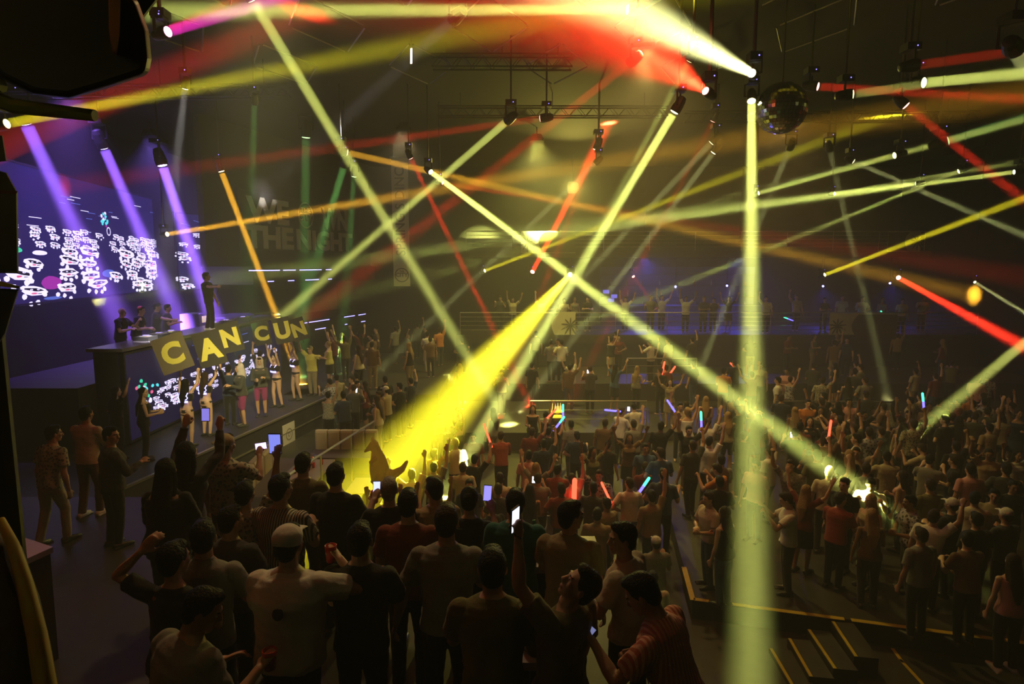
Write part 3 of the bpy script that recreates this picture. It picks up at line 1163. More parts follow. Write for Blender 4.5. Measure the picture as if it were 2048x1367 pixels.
def blob(mb, M, x, y, rx, ry, m, z=.006, n=9, wob=.18, rnd=random, rotz=0.0):
    vs = []
    for k in range(n):
        a = 2 * math.pi * k / n
        r = 1 + rnd.uniform(-wob, wob)
        px_, py_ = math.cos(a) * rx * r, math.sin(a) * ry * r
        vs.append(M @ V((x + px_ * math.cos(rotz) - py_ * math.sin(rotz), y + px_ * math.sin(rotz) + py_ * math.cos(rotz), z)))
    mb.add(vs, [tuple(range(n))], m)


XS = 2.3      # the picture on the screens is stretched sideways


def mask_face(mb, M, x, y, s, rnd, limb=1.0):
    """a cartoon mask: wide pale head, black eye band, small pink mouth, stubby pieces under it"""
    r = rnd.uniform(-.3, .1)
    M2 = M @ Matrix.Translation((x, y, 0)) @ Matrix.Diagonal((XS, 1, 1, 1))
    x = y = 0.0
    blob(mb, M2, x, y, s * .50, s * .27, S_WHITE, .006, 11, .16, rnd, r)
    blob(mb, M2, x - s * .36, y + s * .16, s * .15, s * .11, S_WHITE, .0055, 7, .2, rnd)
    blob(mb, M2, x + s * .02, y + s * .05, s * .36, s * .085, S_DARK, .008, 9, .25, rnd, r)
    for sg in (-1, 1):
        blob(mb, M2, x + s * .02 + sg * s * .13, y + s * .055, s * .06, s * .045, S_WHITE, .010, 6, .1, rnd)
        blob(mb, M2, x + s * .02 + sg * s * .13, y + s * .055, s * .02, s * .02, S_DARK, .012, 5, .1, rnd)
    blob(mb, M2, x - s * .02, y - s * .13, s * .12, s * .055, S_PINK, .010, 6, .25, rnd)
    blob(mb, M2, x + s * .2, y - s * .16, s * .10, s * .02, S_DARK, .010, 6, .25, rnd)
    for k in range(4):
        a = -2.5 + k * .62 + rnd.uniform(-.15, .15)
        q = rnd.uniform(.95, 1.15) * (1 if rnd.random() < .8 else 1.35)
        blob(mb, M2, x + math.cos(a) * s * .46 * q, y + math.sin(a) * s * .44 * q, s * .10, s * .14, S_WHITE, .006, 7, .22, rnd)


def led_screen(name, a, b, z0, z1, label, rows, seed, base=None):
    M, L = plane_frame(a, b, z0)
    rnd = random.Random(seed)
    H_ = z1 - z0
    th = thing(name, (a[0], a[1], z0), label, 'screen')
    fr = MB()
    for (x0, x1, y0, y1) in ((-.06, L + .06, -.06, 0), (-.06, L + .06, H_, H_ + .06), (-.06, 0, 0, H_), (L, L + .06, 0, H_)):
        fr.add([M @ V((x, y, z)) for z in (-.10, .01) for x, y in ((x0, y0), (x1, y0), (x1, y1), (x0, y1))],
               [(3, 2, 1, 0), (4, 5, 6, 7), (0, 1, 5, 4), (1, 2, 6, 5), (2, 3, 7, 6), (3, 0, 4, 7)])
    fr.obj('frame', M_BLACK, th)
    pn = MB()
    pn.add([M @ V((x, y, z)) for z in (-.08, 0) for x, y in ((0, 0), (L, 0), (L, H_), (0, H_))],
           [(3, 2, 1, 0), (4, 5, 6, 7), (0, 1, 5, 4), (1, 2, 6, 5), (2, 3, 7, 6), (3, 0, 4, 7)], base or M_SCRBASE)
    rows(pn, M, L, H_, rnd)
    pn.obj('display_panel', None, th)
    return th


def art_main(pn, M, L, H_, rnd):
    # upper row of small masks
    n = 17
    for i in range(n):
        if i in (3, 10):
            continue
        x = L * (i + .5) / n
        for q in range(3):
            mask_face(pn, M, x + rnd.uniform(-.25, .25), H_ * .50 + rnd.uniform(-.06, .06) + (q - 1) * .2, .24, rnd, .5)
    # large masks below
    for i in range(4):
        for j in range(7):
            if rnd.random() < .22:
                continue
            mask_face(pn, M, L * (j + .5 + rnd.uniform(-.35, .35)) / 7, H_ * (.10 + .10 * i) + rnd.uniform(-.08, .08), rnd.uniform(.42, .62), rnd)
    for k in range(12):
        mask_face(pn, M, L * rnd.uniform(.80, .98), H_ * rnd.uniform(.12, .58), .36, rnd)
    blob(pn, M, L * .30, H_ * .14, .55, .20, S_MAG, .004, 14, .05, rnd)
    blob(pn, M, L * .62, H_ * .20, .5, .14, S_BLUE, .004, 14, .05, rnd)
    blob(pn, M, L * .16, H_ * .385, .35, .08, S_GREEN, .004, 12, .05, rnd)
    blob(pn, M, L * .26, H_ * .37, .4, .07, S_WHITE, .004, 12, .05, rnd)
    blob(pn, M, L * .30, H_ * .02, .5, .05, S_BLUE, .004, 12, .05, rnd)
    # bright figure of flowers with a ring, twice
    for cx, cy, s in ((L * .62, H_ * .68, .8), (L * .07, H_ * .74, 1.2)):
        for k in range(16):
            blob(pn, M, cx + rnd.gauss(0, .2) * s, cy + rnd.gauss(0, .16) * s, .10 * s, .07 * s, rnd.choice((S_CYAN, S_WHITE, S_CYAN, S_MAG)), .005 + k * .0004, 7, .25, rnd)
        ring(pn, M, cx + .30 * s, cy - .42 * s, .17 * s, .025 * s, S_WHITE)
    for k in range(18):
        x, y = L * rnd.random(), H_ * rnd.uniform(.56, .9)
        lw = rnd.uniform(.25, .7)
        pn.add([M @ V((x, y, .006)), M @ V((x + lw, y, .006)), M @ V((x + lw, y + .02, .006)), M @ V((x, y + .02, .006))], [(0, 1, 2, 3)], S_BLUE if k % 2 else S_WHITE)


def ring(pn, M, cx, cy, r, t, m, z=.008, n=20):
    vs = []
    for k in range(n):
        a = 2 * math.pi * k / n
        vs += [M @ V((cx + math.cos(a) * (r - t), cy + math.sin(a) * (r - t), z)), M @ V((cx + math.cos(a) * (r + t), cy + math.sin(a) * (r + t), z))]
    pn.add(vs, [(2 * k, 2 * k + 1, (2 * k + 3) % (2 * n), (2 * k + 2) % (2 * n)) for k in range(n)], m)


def art_small(pn, M, L, H_, rnd):
    for k in range(12):
        mask_face(pn, M, L * rnd.uniform(.1, .9), H_ * (.75 - .2 * (k / 12)) + rnd.uniform(-.1, .1), .22, rnd)
    for k in range(5):
        mask_face(pn, M, L * rnd.uniform(.02, .16), H_ * rnd.uniform(.05, .6), .3, rnd)
    for k in range(6):
        x, y = L * rnd.random() * .7, H_ * rnd.uniform(.72, .97)
        pn.add([M @ V((x, y, .006)), M @ V((x + .5, y - .12, .006)), M @ V((x + .5, y - .10, .006)), M @ V((x, y + .02, .006))], [(0, 1, 2, 3)], S_BLUE)


def art_booth(pn, M, L, H_, rnd):
    for k in range(75):
        x = L * (.08 + .9 * rnd.random())
        y = H_ * (.22 + .36 * rnd.random())
        mask_face(pn, M, x, y, rnd.uniform(.10, .19), rnd)
    for k in range(26):
        blob(pn, M, L * .05 + rnd.gauss(.2, .25), H_ * (.62 - .012 * k) + rnd.gauss(0, .08), .07, .05, rnd.choice((S_CYAN, S_WHITE, S_GREEN, S_PINK)), .006 + k * .0003, 7, .25, rnd)
    for k in range(8):
        x, y = L * (.3 + .5 * rnd.random()), H_ * rnd.uniform(.62, .95)
        pn.add([M @ V((x, y, .006)), M @ V((x + .5, y, .006)), M @ V((x + .5, y + .018, .006)), M @ V((x, y + .018, .006))], [(0, 1, 2, 3)], rnd.choice((S_BLUE, S_WHITE)))
    blob(pn, M, L * .45, H_ * .5, .18, .05, S_WHITE, .007, 10, .05, rnd)
    blob(pn, M, L * .33, H_ * .37, .14, .07, S_PINK, .007, 10, .05, rnd)


led_screen('led_screen', (-13.1, 15.2), (-15.2, 26.9), 4.95, 8.75, 'huge blue-violet screen full of pale cartoon masks on the stage wall', art_main, 4)
sm_ = led_screen('led_screen', (-15.0, 28.3), (-13.9, 31.2), 4.9, 8.3, 'smaller blue screen panel with masks right of the huge one', art_small, 9)
for (x_, y_) in ((-14.95, 28.6), (-13.98, 31.1)):
    MB().box((x_ - .12, y_ + .02, 3.2), (.12, .12, 3.44)).obj('support_leg', M_BLACK, sm_)
led_screen('led_screen', (-9.58, 15.3), (-9.58, 25.6), 1.62, 3.79, 'long low screen on the front of the performers booth behind the dancers', art_booth, 14, mat('screen_navy', (.01, .01, .02), .4, 0, .03, (.16, .10, .95)))

# performers' booth
M_BOOTH = mat('booth_black', (.03, .03, .035), .4, bump=.1)
bo = thing('performers_booth', (-10.0, 20.4, 1.5), 'tall black booth with a long flat top behind the row of sign holders', 'booth')
MB().box((-10.03, 20.45, 2.695), (.60, 10.4, 2.38)).obj('front_body', M_BOOTH, bo)
MB().box((-9.98, 20.45, 3.93), (.9, 10.6, .08)).obj('worktop', mat('booth_top', (.12, .11, .14), .25), bo)
struct('floor_booth', bx(-13.0, -10.32, 14.6, 26.2, 1.5, 3.1), M_STAGE)


def deck(x, y, z, yaw, label, kind):
    th = thing(kind, (x, y, z), label, kind.replace('_', ' '), 'decks and mixers on the booth top')
    R = Matrix.Rotation(yaw, 3, 'Z')
    c = V((x, y, z))
    MB().box(c + V((0, 0, .055)), (.42, .46, .11), R).obj('case', mat('deck_case', (.05, .05, .06), .35, .4), th)
    m = MB()
    if kind == 'music_deck':
        m.rings([(c + V((0, 0, .108)), V((.16, 0, 0)), V((0, .16, 0))), (c + V((0, 0, .125)), V((.155, 0, 0)), V((0, .155, 0)))], 20)
        m.obj('platter', mat('deck_platter', (.5, .5, .55), .25, .8), th)
    else:
        for i in range(4):
            for j in range(5):
                p = c + R @ V((-.13 + .085 * i, -.16 + .08 * j, .10))
                m.tube([p, p + V((0, 0, .035))], .014, 8)
        m.obj('knob_row', mat('deck_knob', (.6, .6, .65), .3, .5), th)
    MB().box(c + R @ V((-.05, .12, .125)), (.14, .08, .02), R).obj('display', mat('deck_display', (.02, .02, .02), .2, 0, 2.0, (.45, .35, 1.0)), th)


for i, (y, k) in enumerate(((16.9, 'music_deck'), (17.55, 'mixer'), (18.2, 'music_deck'), (20.9, 'music_deck'), (21.8, 'mixer'), (23.2, 'music_deck'))):
    deck(-9.98, y, 3.97, 0.05 * i, ['silver deck at the left end of the booth top', 'mixer between the two left decks', 'silver deck left of the standing performer',
                                    'silver deck right of the standing performer', 'mixer on the right half of the booth top', 'silver deck furthest right on the booth top'][i], k)


def speaker_cab(name, c, sz, yaw, label, front=1, horn=False):
    th = thing(name, (c[0], c[1], c[2]), label, 'speaker')
    R = Matrix.Rotation(yaw, 3, 'Z')
    cc = V(c) + V((0, 0, sz[2] / 2))
    mb = MB()
    mb.box(cc, sz, R)
    o = mb.obj('cabinet', M_BOOTH, th)
    g = MB()
    g.box(cc + R @ V((0, -sz[1] / 2 - .008, 0)), (sz[0] * .92, .016, sz[2] * .94), R)
    g.obj('grille', mat('speaker_grille', (.02, .02, .02), .6, .5, bump=.5, bscale=120), th)
    return th


for k in range(2):
    speaker_cab('stage_speaker', (-10.9, 27.6, 1.5 + k * 1.2), (.9, .8, 1.18), .9, 'black stage speaker right behind the booth, %s of the two stacked' % ('lower', 'upper')[k])
# monitor case with lit front, and the plain tables around the booth
t = thing('equipment_case', (-11.3, 22.3, 3.1), 'dark flight case with a lit pale front panel left of the standing performer', 'case')
MB().box((-11.3, 22.3, 3.7), (.7, .9, 1.2)).obj('body', M_BOOTH, t)
MB().box((-10.93, 22.3, 4.1), (.03, .62, .22)).obj('front_panel', mat('case_panel', (.5, .45, .2), .4, 0, .7, (.9, .75, .25)), t)
t = thing('covered_table', (-11.1, 24.6, 3.1), 'low table under a crinkled violet cover behind the standing performer', 'table')
cv = MB()
cv.rings([(V((-11.1, 24.6, 3.11)), V((.62, 0, 0)), V((0, 1.2, 0))), (V((-11.1, 24.6, 3.5)), V((.56, 0, 0)), V((0, 1.12, 0))), (V((-11.1, 24.6, 4.0)), V((.6, 0, 0)), V((0, 1.15, 0))), (V((-11.1, 24.6, 4.05)), V((.5, 0, 0)), V((0, 1.05, 0)))], 18, power=.4)
cv.obj('cover', mat('violet_cover', (.20, .17, .26), .3, .2, bump=1.0, bscale=3), t)

# small white notice with a round emblem on the stage front
sx = edge_x(18.6) + .02
t = thing('notice', (sx, 18.6, .55), 'small white square notice with a round emblem on the stage front', 'sign')
Mn = frame((sx + .02, 18.6, .88), (.175, 1, 0), (0, 0, 1), (1, -.175, 0))
mb = MB()
mb.add([Mn @ V((x, y, z)) for z in (-.02, 0) for x, y in ((-.34, -.34), (.34, -.34), (.34, .34), (-.34, .34))], [(3, 2, 1, 0), (4, 5, 6, 7), (0, 1, 5, 4), (1, 2, 6, 5), (2, 3, 7, 6), (3, 0, 4, 7)])
mb.obj('board', mat('notice_white', (.55, .52, .48), .6), t)
mb = MB()
ring(mb, Mn, 0, 0, .17, .018, None, .004)
ring(mb, Mn, 0, 0, .06, .012, None, .004)
mb.obj('emblem', mat('notice_ink', (.15, .12, .10), .6), t)

# ---------------------------------------------------------------- slogan wall and galleries left of the middle
pa, pb = (-11.6, 22.4), (-7.9, 35.2)
Mf, Lf = plane_frame(pa, pb, 0)
n3 = V((Mf[0][2], Mf[1][2], 0))


def along(t, off=0.0, z=0.0):
    return Mf @ V((t, z, off))


def slab(name, t0, t1, z0, z1, o0, o1, m, st=True):
    mb = MB()
    mb.add([along(t, o, z) for z in (z0, z1) for t, o in ((t0, o0), (t1, o0), (t1, o1), (t0, o1))], [(3, 2, 1, 0), (4, 5, 6, 7), (0, 1, 5, 4), (1, 2, 6, 5), (2, 3, 7, 6), (3, 0, 4, 7)])
    return struct(name, mb, m)


slab('wall_slogan', 1.0, Lf, 5.95, 11.45, -.25, 0, M_WALL)
slab('floor_side_gallery_upper', 3.2, Lf, 5.2, 5.95, -2.2, .25, M_WALL)
slab('floor_side_gallery_lower', 5.5, Lf, 2.7, 3.5, -2.2, .35, M_WALL)
slab('wall_side_gallery', 3.2, Lf, 1.5, 5.2, -2.4, -2.2, M_WALL)
M_STRIP = mat('led_strip_blue', (.02, .02, .03), .3, 0, 5.0, (.28, .26, 1.0))


def led_strip(t0, t1, z, off, dz, label):
    th = thing('led_strip', along(t0, off, z), label, 'light strip', 'blue light strips on the side galleries')
    mb = MB()
    mb.add([along(t, o, zz) for zz in (z, z + .05) for t, o in ((t0, off + .01), (t1, off + .01), (t1, off + .05), (t0, off + .05))], [(3, 2, 1, 0), (4, 5, 6, 7), (0, 1, 5, 4), (1, 2, 6, 5), (2, 3, 7, 6), (3, 0, 4, 7)])
    mb.obj('channel', M_BLACK, th)
    mb = MB()
    mb.add([along(t, o, zz) for zz in (z + .008, z + .042) for t, o in ((t0 + .01, off + .045), (t1 - .01, off + .045), (t1 - .01, off + .058), (t0 + .01, off + .058))], [(3, 2, 1, 0), (4, 5, 6, 7), (0, 1, 5, 4), (1, 2, 6, 5), (2, 3, 7, 6), (3, 0, 4, 7)])
    mb.obj('diode_row', M_STRIP, th)


def t_of_px(px, off=0.0):
    d = ray(px, 500)
    # intersection with the slogan plane in plan
    a = Mf @ V((0, 0, off))
    x = V((Mf[0][0], Mf[1][0]))
    det = x.x * (-d.y) - x.y * (-d.x)
    return ((-a.x) * (-d.y) - (-a.y) * (-d.x)) / det


strips = []
for z, off, spans in ((5.76, .25, ((493, 556), (562, 588), (595, 640), (648, 660))), (5.30, .25, ((530, 543), (571, 584), (606, 634), (652, 660))),
                      (3.36, .35, ((575, 607), (610, 652), (682, 704), (711, 726))), (2.98, .35, ((622, 644), (683, 688), (716, 725)))):
    for a, b in spans:
        strips.append((t_of_px(a, off), t_of_px(b, off), z, off))
for i, (a, b, z, off) in enumerate(strips):
    rows_ = [q for q in strips if q[2] == z]
    led_strip(a, b, z, off, 0, 'thin blue light strip, %s in the %s line under the slogan' % (ordinal(rows_.index((a, b, z, off)), len(rows_)), {5.76: 'topmost', 5.30: 'second', 3.36: 'third', 2.98: 'lowest'}[z]))

# slogan sign
ta, tb = t_of_px(478), t_of_px(705)
Ls = tb - ta
sg = thing('slogan_sign', along(ta, .05, 6.6), 'dark wall sign with big pale block letters WE OWN THE NIGHT', 'sign')
mb = MB()
mb.add([along(t, o, z) for z in (6.62, 9.0) for t, o in ((ta, .01), (tb, .01), (tb, .08), (ta, .08))], [(3, 2, 1, 0), (4, 5, 6, 7), (0, 1, 5, 4), (1, 2, 6, 5), (2, 3, 7, 6), (3, 0, 4, 7)])
mb.obj('backing', mat('sign_backing', (.05, .045, .05), .7), sg)
M_LET = mat('sign_letters', (.85, .80, .72), .6)


def lettering(s, t0, t1, zc, h, m=M_LET, bold=.03, name='lettering', parent=None):
    mb = MB()
    Mx = frame(along((t0 + t1) / 2, .088, zc), (Mf[0][0], Mf[1][0], 0), (0, 0, 1), n3)
    tmp = MB()
    text_into(tmp, s, 1.0, Matrix.Identity(4), m, bold=bold, ext=.01, spacing=1.0)
    xs = [v[0] for v in tmp.v]
    ys = [v[1] for v in tmp.v]
    sx_, sy_ = (t1 - t0) / (max(xs) - min(xs)), h / (max(ys) - min(ys))
    cx, cy = (max(xs) + min(xs)) / 2, (max(ys) + min(ys)) / 2
    mb.add([Mx @ V(((v[0] - cx) * sx_, (v[1] - cy) * sy_, v[2])) for v in tmp.v], tmp.f, m)
    return mb.obj(name, None, parent)


lettering('WE', ta + Ls * .05, ta + Ls * .37, 8.25, 1.05, parent=sg, bold=.045)
lettering('WN', ta + Ls * .66, ta + Ls * .93, 8.25, 1.05, parent=sg, bold=.045)
lettering('THE', ta + Ls * .03, ta + Ls * .40, 7.16, .95, parent=sg, bold=.045)
lettering('NIGHT', ta + Ls * .425, ta + Ls * .985, 7.16, .95, parent=sg, bold=.045)
mb = MB()
Me = frame(along(ta + Ls * .515, .088, 8.28), (Mf[0][0], Mf[1][0], 0), (0, 0, 1), n3)
ring(mb, Me, 0, 0, .56, .035, None, .006, 28)
em = mb.obj('emblem', mat('sign_letters'), sg)
lettering('THE', ta + Ls * .47, ta + Ls * .56, 8.52, .2, name='emblem_lettering', parent=sg, bold=.02)
lettering('CITY', ta + Ls * .45, ta + Ls * .58, 8.20, .36, name='emblem_lettering', parent=sg, bold=.03)

# hanging banner
bp = P(801, 325, 29.5)
Yb = 29.5
xl, xr = P(785, 450, Yb).x, P(818, 450, Yb).x
zt, zb = 10.9, P(801, 572, Yb).z
t = thing('hanging_banner', (bp.x, Yb, zb), 'long narrow pale banner with sideways SPRING lettering hanging left of the centre', 'banner')
MB().box(((xl + xr) / 2, Yb, (zt + zb) / 2), (xr - xl, .02, zt - zb)).obj('cloth', mat('banner_cloth', (.62, .58, .42), .8, vary=.1, bscale=2), t)
MB().tube([(xl - .05, Yb, zt), (xr + .05, Yb, zt)], .03, 8).obj('top_bar', M_GREY, t)
for x in (xl + .1, xr - .1):
    MB().tube([(x, Yb, zt), (x, Yb, 11.5)], .008, 5).obj('hanging_wire', M_GREY, t)
M_INK = mat('banner_ink', (.16, .13, .08), .7)
mb = MB()
Mt = frame(((xl + xr) / 2, Yb - .013, 8.45), (0, 0, 1), (-1, 0, 0), (0, -1, 0))
text_into(mb, "SPRING S DINC", .62, Mt, None, bold=.008, ext=.002, stretch=.95)
mb.obj('lettering', M_INK, t)
mb = MB()
Mr = frame(((xl + xr) / 2, Yb - .011, zb + .52), (1, 0, 0), (0, 0, 1), (0, -1, 0))
ring(mb, Mr, 0, 0, .31, .025, None, .004, 24)
text_into(mb, 'CITY', .26, Mr, None, bold=.008, ext=.002)
text_into(mb, 'THE', .12, Mr @ Matrix.Translation((0, .17, 0)), None, bold=.004, ext=.002)
mb.obj('emblem', M_INK, t)


# ---------------------------------------------------------------- banners with palm trees on the far railings
def palm(mb, M, x, y, s):
    mb.add([M @ V((x + a, y + b, .005)) for a, b in ((-.02 * s, -.5 * s), (.03 * s, -.5 * s), (.015 * s, .05 * s), (-.012 * s, .05 * s))], [(0, 1, 2, 3)])
    for k in range(10):
        a = 2 * math.pi * k / 10 + .3
        c, d = math.cos(a), math.sin(a)
        pts = []
        for q, wd in ((0, .015), (.2, .04), (.36, .03), (.46, .005)):
            drop = -.35 * q * q
            pts.append((c * q, d * q + drop, wd))
        vs = [M @ V((x + s * (u - d * w_), y + .05 * s + s * (v + c * w_), .006)) for u, v, w_ in pts] + [M @ V((x + s * (u + d * w_), y + .05 * s + s * (v - c * w_), .006)) for u, v, w_ in reversed(pts)]
        mb.add(vs, [tuple(range(8))])


def palm_banner(px0, px1, Y, z0, z1, label, blackpart=True, flip=False):
    x0, x1 = P(px0, 560, Y).x, P(px1, 560, Y).x
    th = thing('railing_banner', (x0, Y, z0), label, 'banner', 'banners on the far railings')
    M = frame((x0, Y - .02, z0), (1, 0, 0), (0, 0, 1), (0, -1, 0))
    L, H_ = x1 - x0, z1 - z0
    MB().box(((x0 + x1) / 2, Y, (z0 + z1) / 2), (L, .025, H_)).obj('cloth', mat('banner_cloth'), th)
    mb = MB()
    if blackpart:
        if not flip:
            vs = [(0, 0), (L * .62, 0)] + [(L * .62 - .18 * H_ * math.sin(a), H_ * a / math.pi) for a in (.5, 1.2, 1.9, 2.6)] + [(L * .66, H_), (0, H_)]
        else:
            vs = [(L, 0), (L, H_), (L * .42, H_)] + [(L * .42 - .25 * H_ * math.sin(a), H_ - H_ * a / math.pi) for a in (.6, 1.4, 2.2)] + [(L * .40, 0)]
        mb.add([M @ V((x, y * .9 + .05 * H_, .004)) for x, y in vs], [tuple(range(len(vs)))])
        mb.obj('dark_print', mat('banner_dark_print', (.07, .065, .03), .8), th)
    mb = MB()
    palm(mb, M, L * (.90 if not flip else .12), H_ * .45, H_ * .8)
    mb.obj('palm_print', mat('banner_palm_ink', (.10, .09, .05), .7), th)
    return th


palm_banner(1050, 1152, 28.82, 2.62, 3.86, 'pale banner with a palm tree and dark print on the lower far railing')
palm_banner(1042, 1150, 33.0, 6.62, 7.76, 'pale banner with a palm tree on the upper far railing above the other', True, True)
palm_banner(1664, 1800, 28.82, 2.62, 3.80, 'dim banner with a palm tree on the lower far railing at the right', True, True)
palm_banner(1770, 1835, 33.0, 6.70, 7.76, 'dim banner at the right end of the upper far railing', True, False)

# tier lights, bar back and blue screens under the gallery
M_BBAR = mat('bar_back', (.06, .06, .10), .4)
t = thing('bar_counter', (9.4, 34.6, 2.8), 'long bar counter glowing blue under the far gallery', 'bar')
MB().box((9.4, 34.3, 3.3), (9.0, .6, 1.0)).obj('counter_front', M_BBAR, t)
MB().box((9.4, 34.3, 3.83), (9.2, .75, .06)).obj('counter_top', mat('bar_top', (.2, .2, .25), .2), t)
t = thing('back_shelf', (9.4, 35.5, 2.8), 'tall shelf wall of bottles behind the blue bar', 'shelf')
for k in range(4):
    MB().box((9.4, 35.55, 3.6 + k * .62), (8.6, .35, .04)).obj('shelf_board', M_BBAR, t)
MB().box((9.4, 35.78, 4.4), (8.8, .08, 3.0)).obj('back_panel', mat('bar_back_panel', (.10, .10, .30), .4), t)
rnd = random.Random(2)
M_BOT = [mat('bottle_green', (.05, .25, .10), .1), mat('bottle_amber', (.35, .15, .04), .1), mat('bottle_clear', (.5, .5, .6), .1)]


def bottle(loc, h, m, label, group, name='bottle'):
    th = MB()
    p = V(loc)
    r = h * .14
    th.rings([(p + V((0, 0, z * h)), V((r * k, 0, 0)), V((0, r * k, 0))) for z, k in ((0, 1), (.55, 1), (.68, .5), (.8, .36), (.98, .36), (1, .4))], 8)
    o = th.obj(name, m, smooth=True, loc=loc)
    return tag(o, label, 'bottle', group)


for k in range(3):
    n = 9
    for i in range(n):
        bottle((5.6 + i * .95 + rnd.uniform(-.1, .1), 35.52, 3.62 + k * .62), .34, M_BOT[(i + k) % 3], '%s bottle, %s on the %s shelf of the blue bar' % (('green', 'amber', 'clear')[(i + k) % 3], ordinal(i, n), ('lowest', 'middle', 'upper')[k]), 'bottles on the bar shelves')
for i, (px, py) in enumerate(((1212, 583), (1228, 592), (1222, 600))):
    q = P(px, py, 34.5)
    th = thing('wall_screen', q, 'small blue glowing wall screen left of the bar, %s of three' % ('top left', 'top right', 'lower')[i], 'screen', 'small blue screens')
    MB().box(q, (.36, .06, .22)).obj('frame', M_BLACK, th)
    MB().box(q + V((0, -.035, 0)), (.34, .01, .20)).obj('display', mat('screen_glow_blue', (.02, .02, .04), .3, 0, .9, (.25, .22, 1.0)), th)
    MB().tube([q + V((0, .03, 0)), V((q.x, 36.0, q.z))], .03, 6).obj('wall_arm', M_BLACK, th)
for i, (px, py, Y) in enumerate(((1454, 571, 33.5), (1646, 572, 33.5), (1351, 573, 33.5), (1780, 566, 33.5))):
    q = P(px, py, Y)
    th = thing('blue_spotlight', q, 'tiny blue spotlight under the far gallery, %s' % ordinal((1, 2, 0, 3)[i], 4), 'stage light', 'blue spotlights under the gallery')
    MB().tube([q, V((q.x, q.y, 6.41))], .02, 6).obj('stem', M_BLACK, th)
    MB().ball(q, .05, None, 10).obj('bulb', mat('blue_bulb', (.02, .02, .02), .3, 0, 30, (.2, .2, 1.0)), th)
    area('beam', q + V((0, -.06, -.06)), (0, -.3, -1), .1, 120, 30, BLU, th)

# lounge sofas and table -------------------------------------------------
M_SOFA = mat('sofa_cream', (.50, .42, .36), .55, bump=.2, bscale=8)
M_SEAT = mat('sofa_seat_dark', (.10, .07, .12), .5)


def sofa(a, b, z, label, n, depthdir):
    a, b = V((a[0], a[1], z)), V((b[0], b[1], z))
    d = (b - a).normalized()
    L = (b - a).length
    f = V(depthdir).normalized()
    R = Matrix((d, f, (0, 0, 1))).transposed()
    th = thing('lounge_sofa', a, label, 'sofa')
    mid = (a + b) / 2
    MB().box(mid + f * .45 + V((0, 0, .22)), (L, .85, .44), R).obj('seat', M_SEAT, th)
    for k in range(n):
        c = a + d * (L * (k + .5) / n) + V((0, 0, .68))
        mb = MB()
        w_ = L / n / 2 * .985
        mb.rings([(c + V((0, 0, zz)), d * w_ * s_, f * .11 * s2) for zz, s_, s2 in ((-.30, .97, .8), (-.26, 1, 1), (.22, 1, 1), (.27, .97, .7))], 20, power=.35)
        mb.obj('back_cushion', M_SOFA, th, smooth=False)
    return th


s1, s2 = P(622, 880, 16.2), P(742, 882, 16.2)
sofa((s1.x, 16.6), (s2.x + .1, 16.6), .6, 'cream channel-back sofa facing us below the group by the stage end', 5, (0, -1, 0))
q1, q2 = P(492, 940, 12.6), P(560, 885, 15.6)
sofa((q1.x - .25, 12.4), (q2.x - .15, 15.7), .6, 'cream channel-back sofa set along the stage front behind the raised phones', 5, (1, 0, 0))


def lounge_table(x, y, z, sx_, sy_, h, label, glow=None):
    th = thing('lounge_table', (x, y, z), label, 'table')
    MB().box((x, y, z + h - .03), (sx_, sy_, .06)).obj('table_top', mat('table_top_pale', (.42, .33, .42), .25), th)
    MB().box((x, y, z + (h - .06) / 2), (sx_ * .3, sy_ * .3, h - .06)).obj('pedestal', M_BLACK, th)
    return th


tb_ = P(578, 915, 14.6)
TX, TY = tb_.x + .55, 14.3
lounge_table(TX, TY, .6, .85, 1.5, .62, 'pale low table with red cups between the lounge sofas')
lounge_table(-3.2, 13.4, .6, .8, 1.0, .55, 'violet-lit low table in front of the steel handrail')


def cup(loc, label, m=None, h=.12, r=.042, group='red cups', parent=None):
    m = m or mat('cup_red', (.55, .03, .03), .35)
    p = V(loc)
    mb = MB()
    mb.rings([(p, V((r * .75, 0, 0)), V((0, r * .75, 0))), (p + V((0, 0, h)), V((r, 0, 0)), V((0, r, 0))), (p + V((0, 0, h)), V((r * .9, 0, 0)), V((0, r * .9, 0))), (p + V((0, 0, h * .3)), V((r * .75, 0, 0)), V((0, r * .75, 0)))], 14)
    o = mb.obj('cup', m, smooth=True, loc=loc)
    return tag(o, label, 'cup', group)


cup((TX - .2, TY - .3, 1.221), 'red cup on the near left of the pale lounge table')
cup((TX + .22, TY + .35, 1.221), 'red cup on the far right of the pale lounge table')
cup((TX + .1, TY + .1, 1.221), 'red cup in the middle of the pale lounge table')
bk = MB()
bp_ = V((TX - .05, TY + .42, 1.221))
bk.rings([(bp_, V((.09, 0, 0)), V((0, .09, 0))), (bp_ + V((0, 0, .2)), V((.12, 0, 0)), V((0, .12, 0))), (bp_ + V((0, 0, .2)), V((.11, 0, 0)), V((0, .11, 0))), (bp_ + V((0, 0, .05)), V((.085, 0, 0)), V((0, .085, 0)))], 18)
tag(bk.obj('ice_bucket', mat('bucket_steel', (.7, .7, .75), .15, 1.0), smooth=True, loc=bp_), 'shiny ice bucket on the pale lounge table', 'bucket')

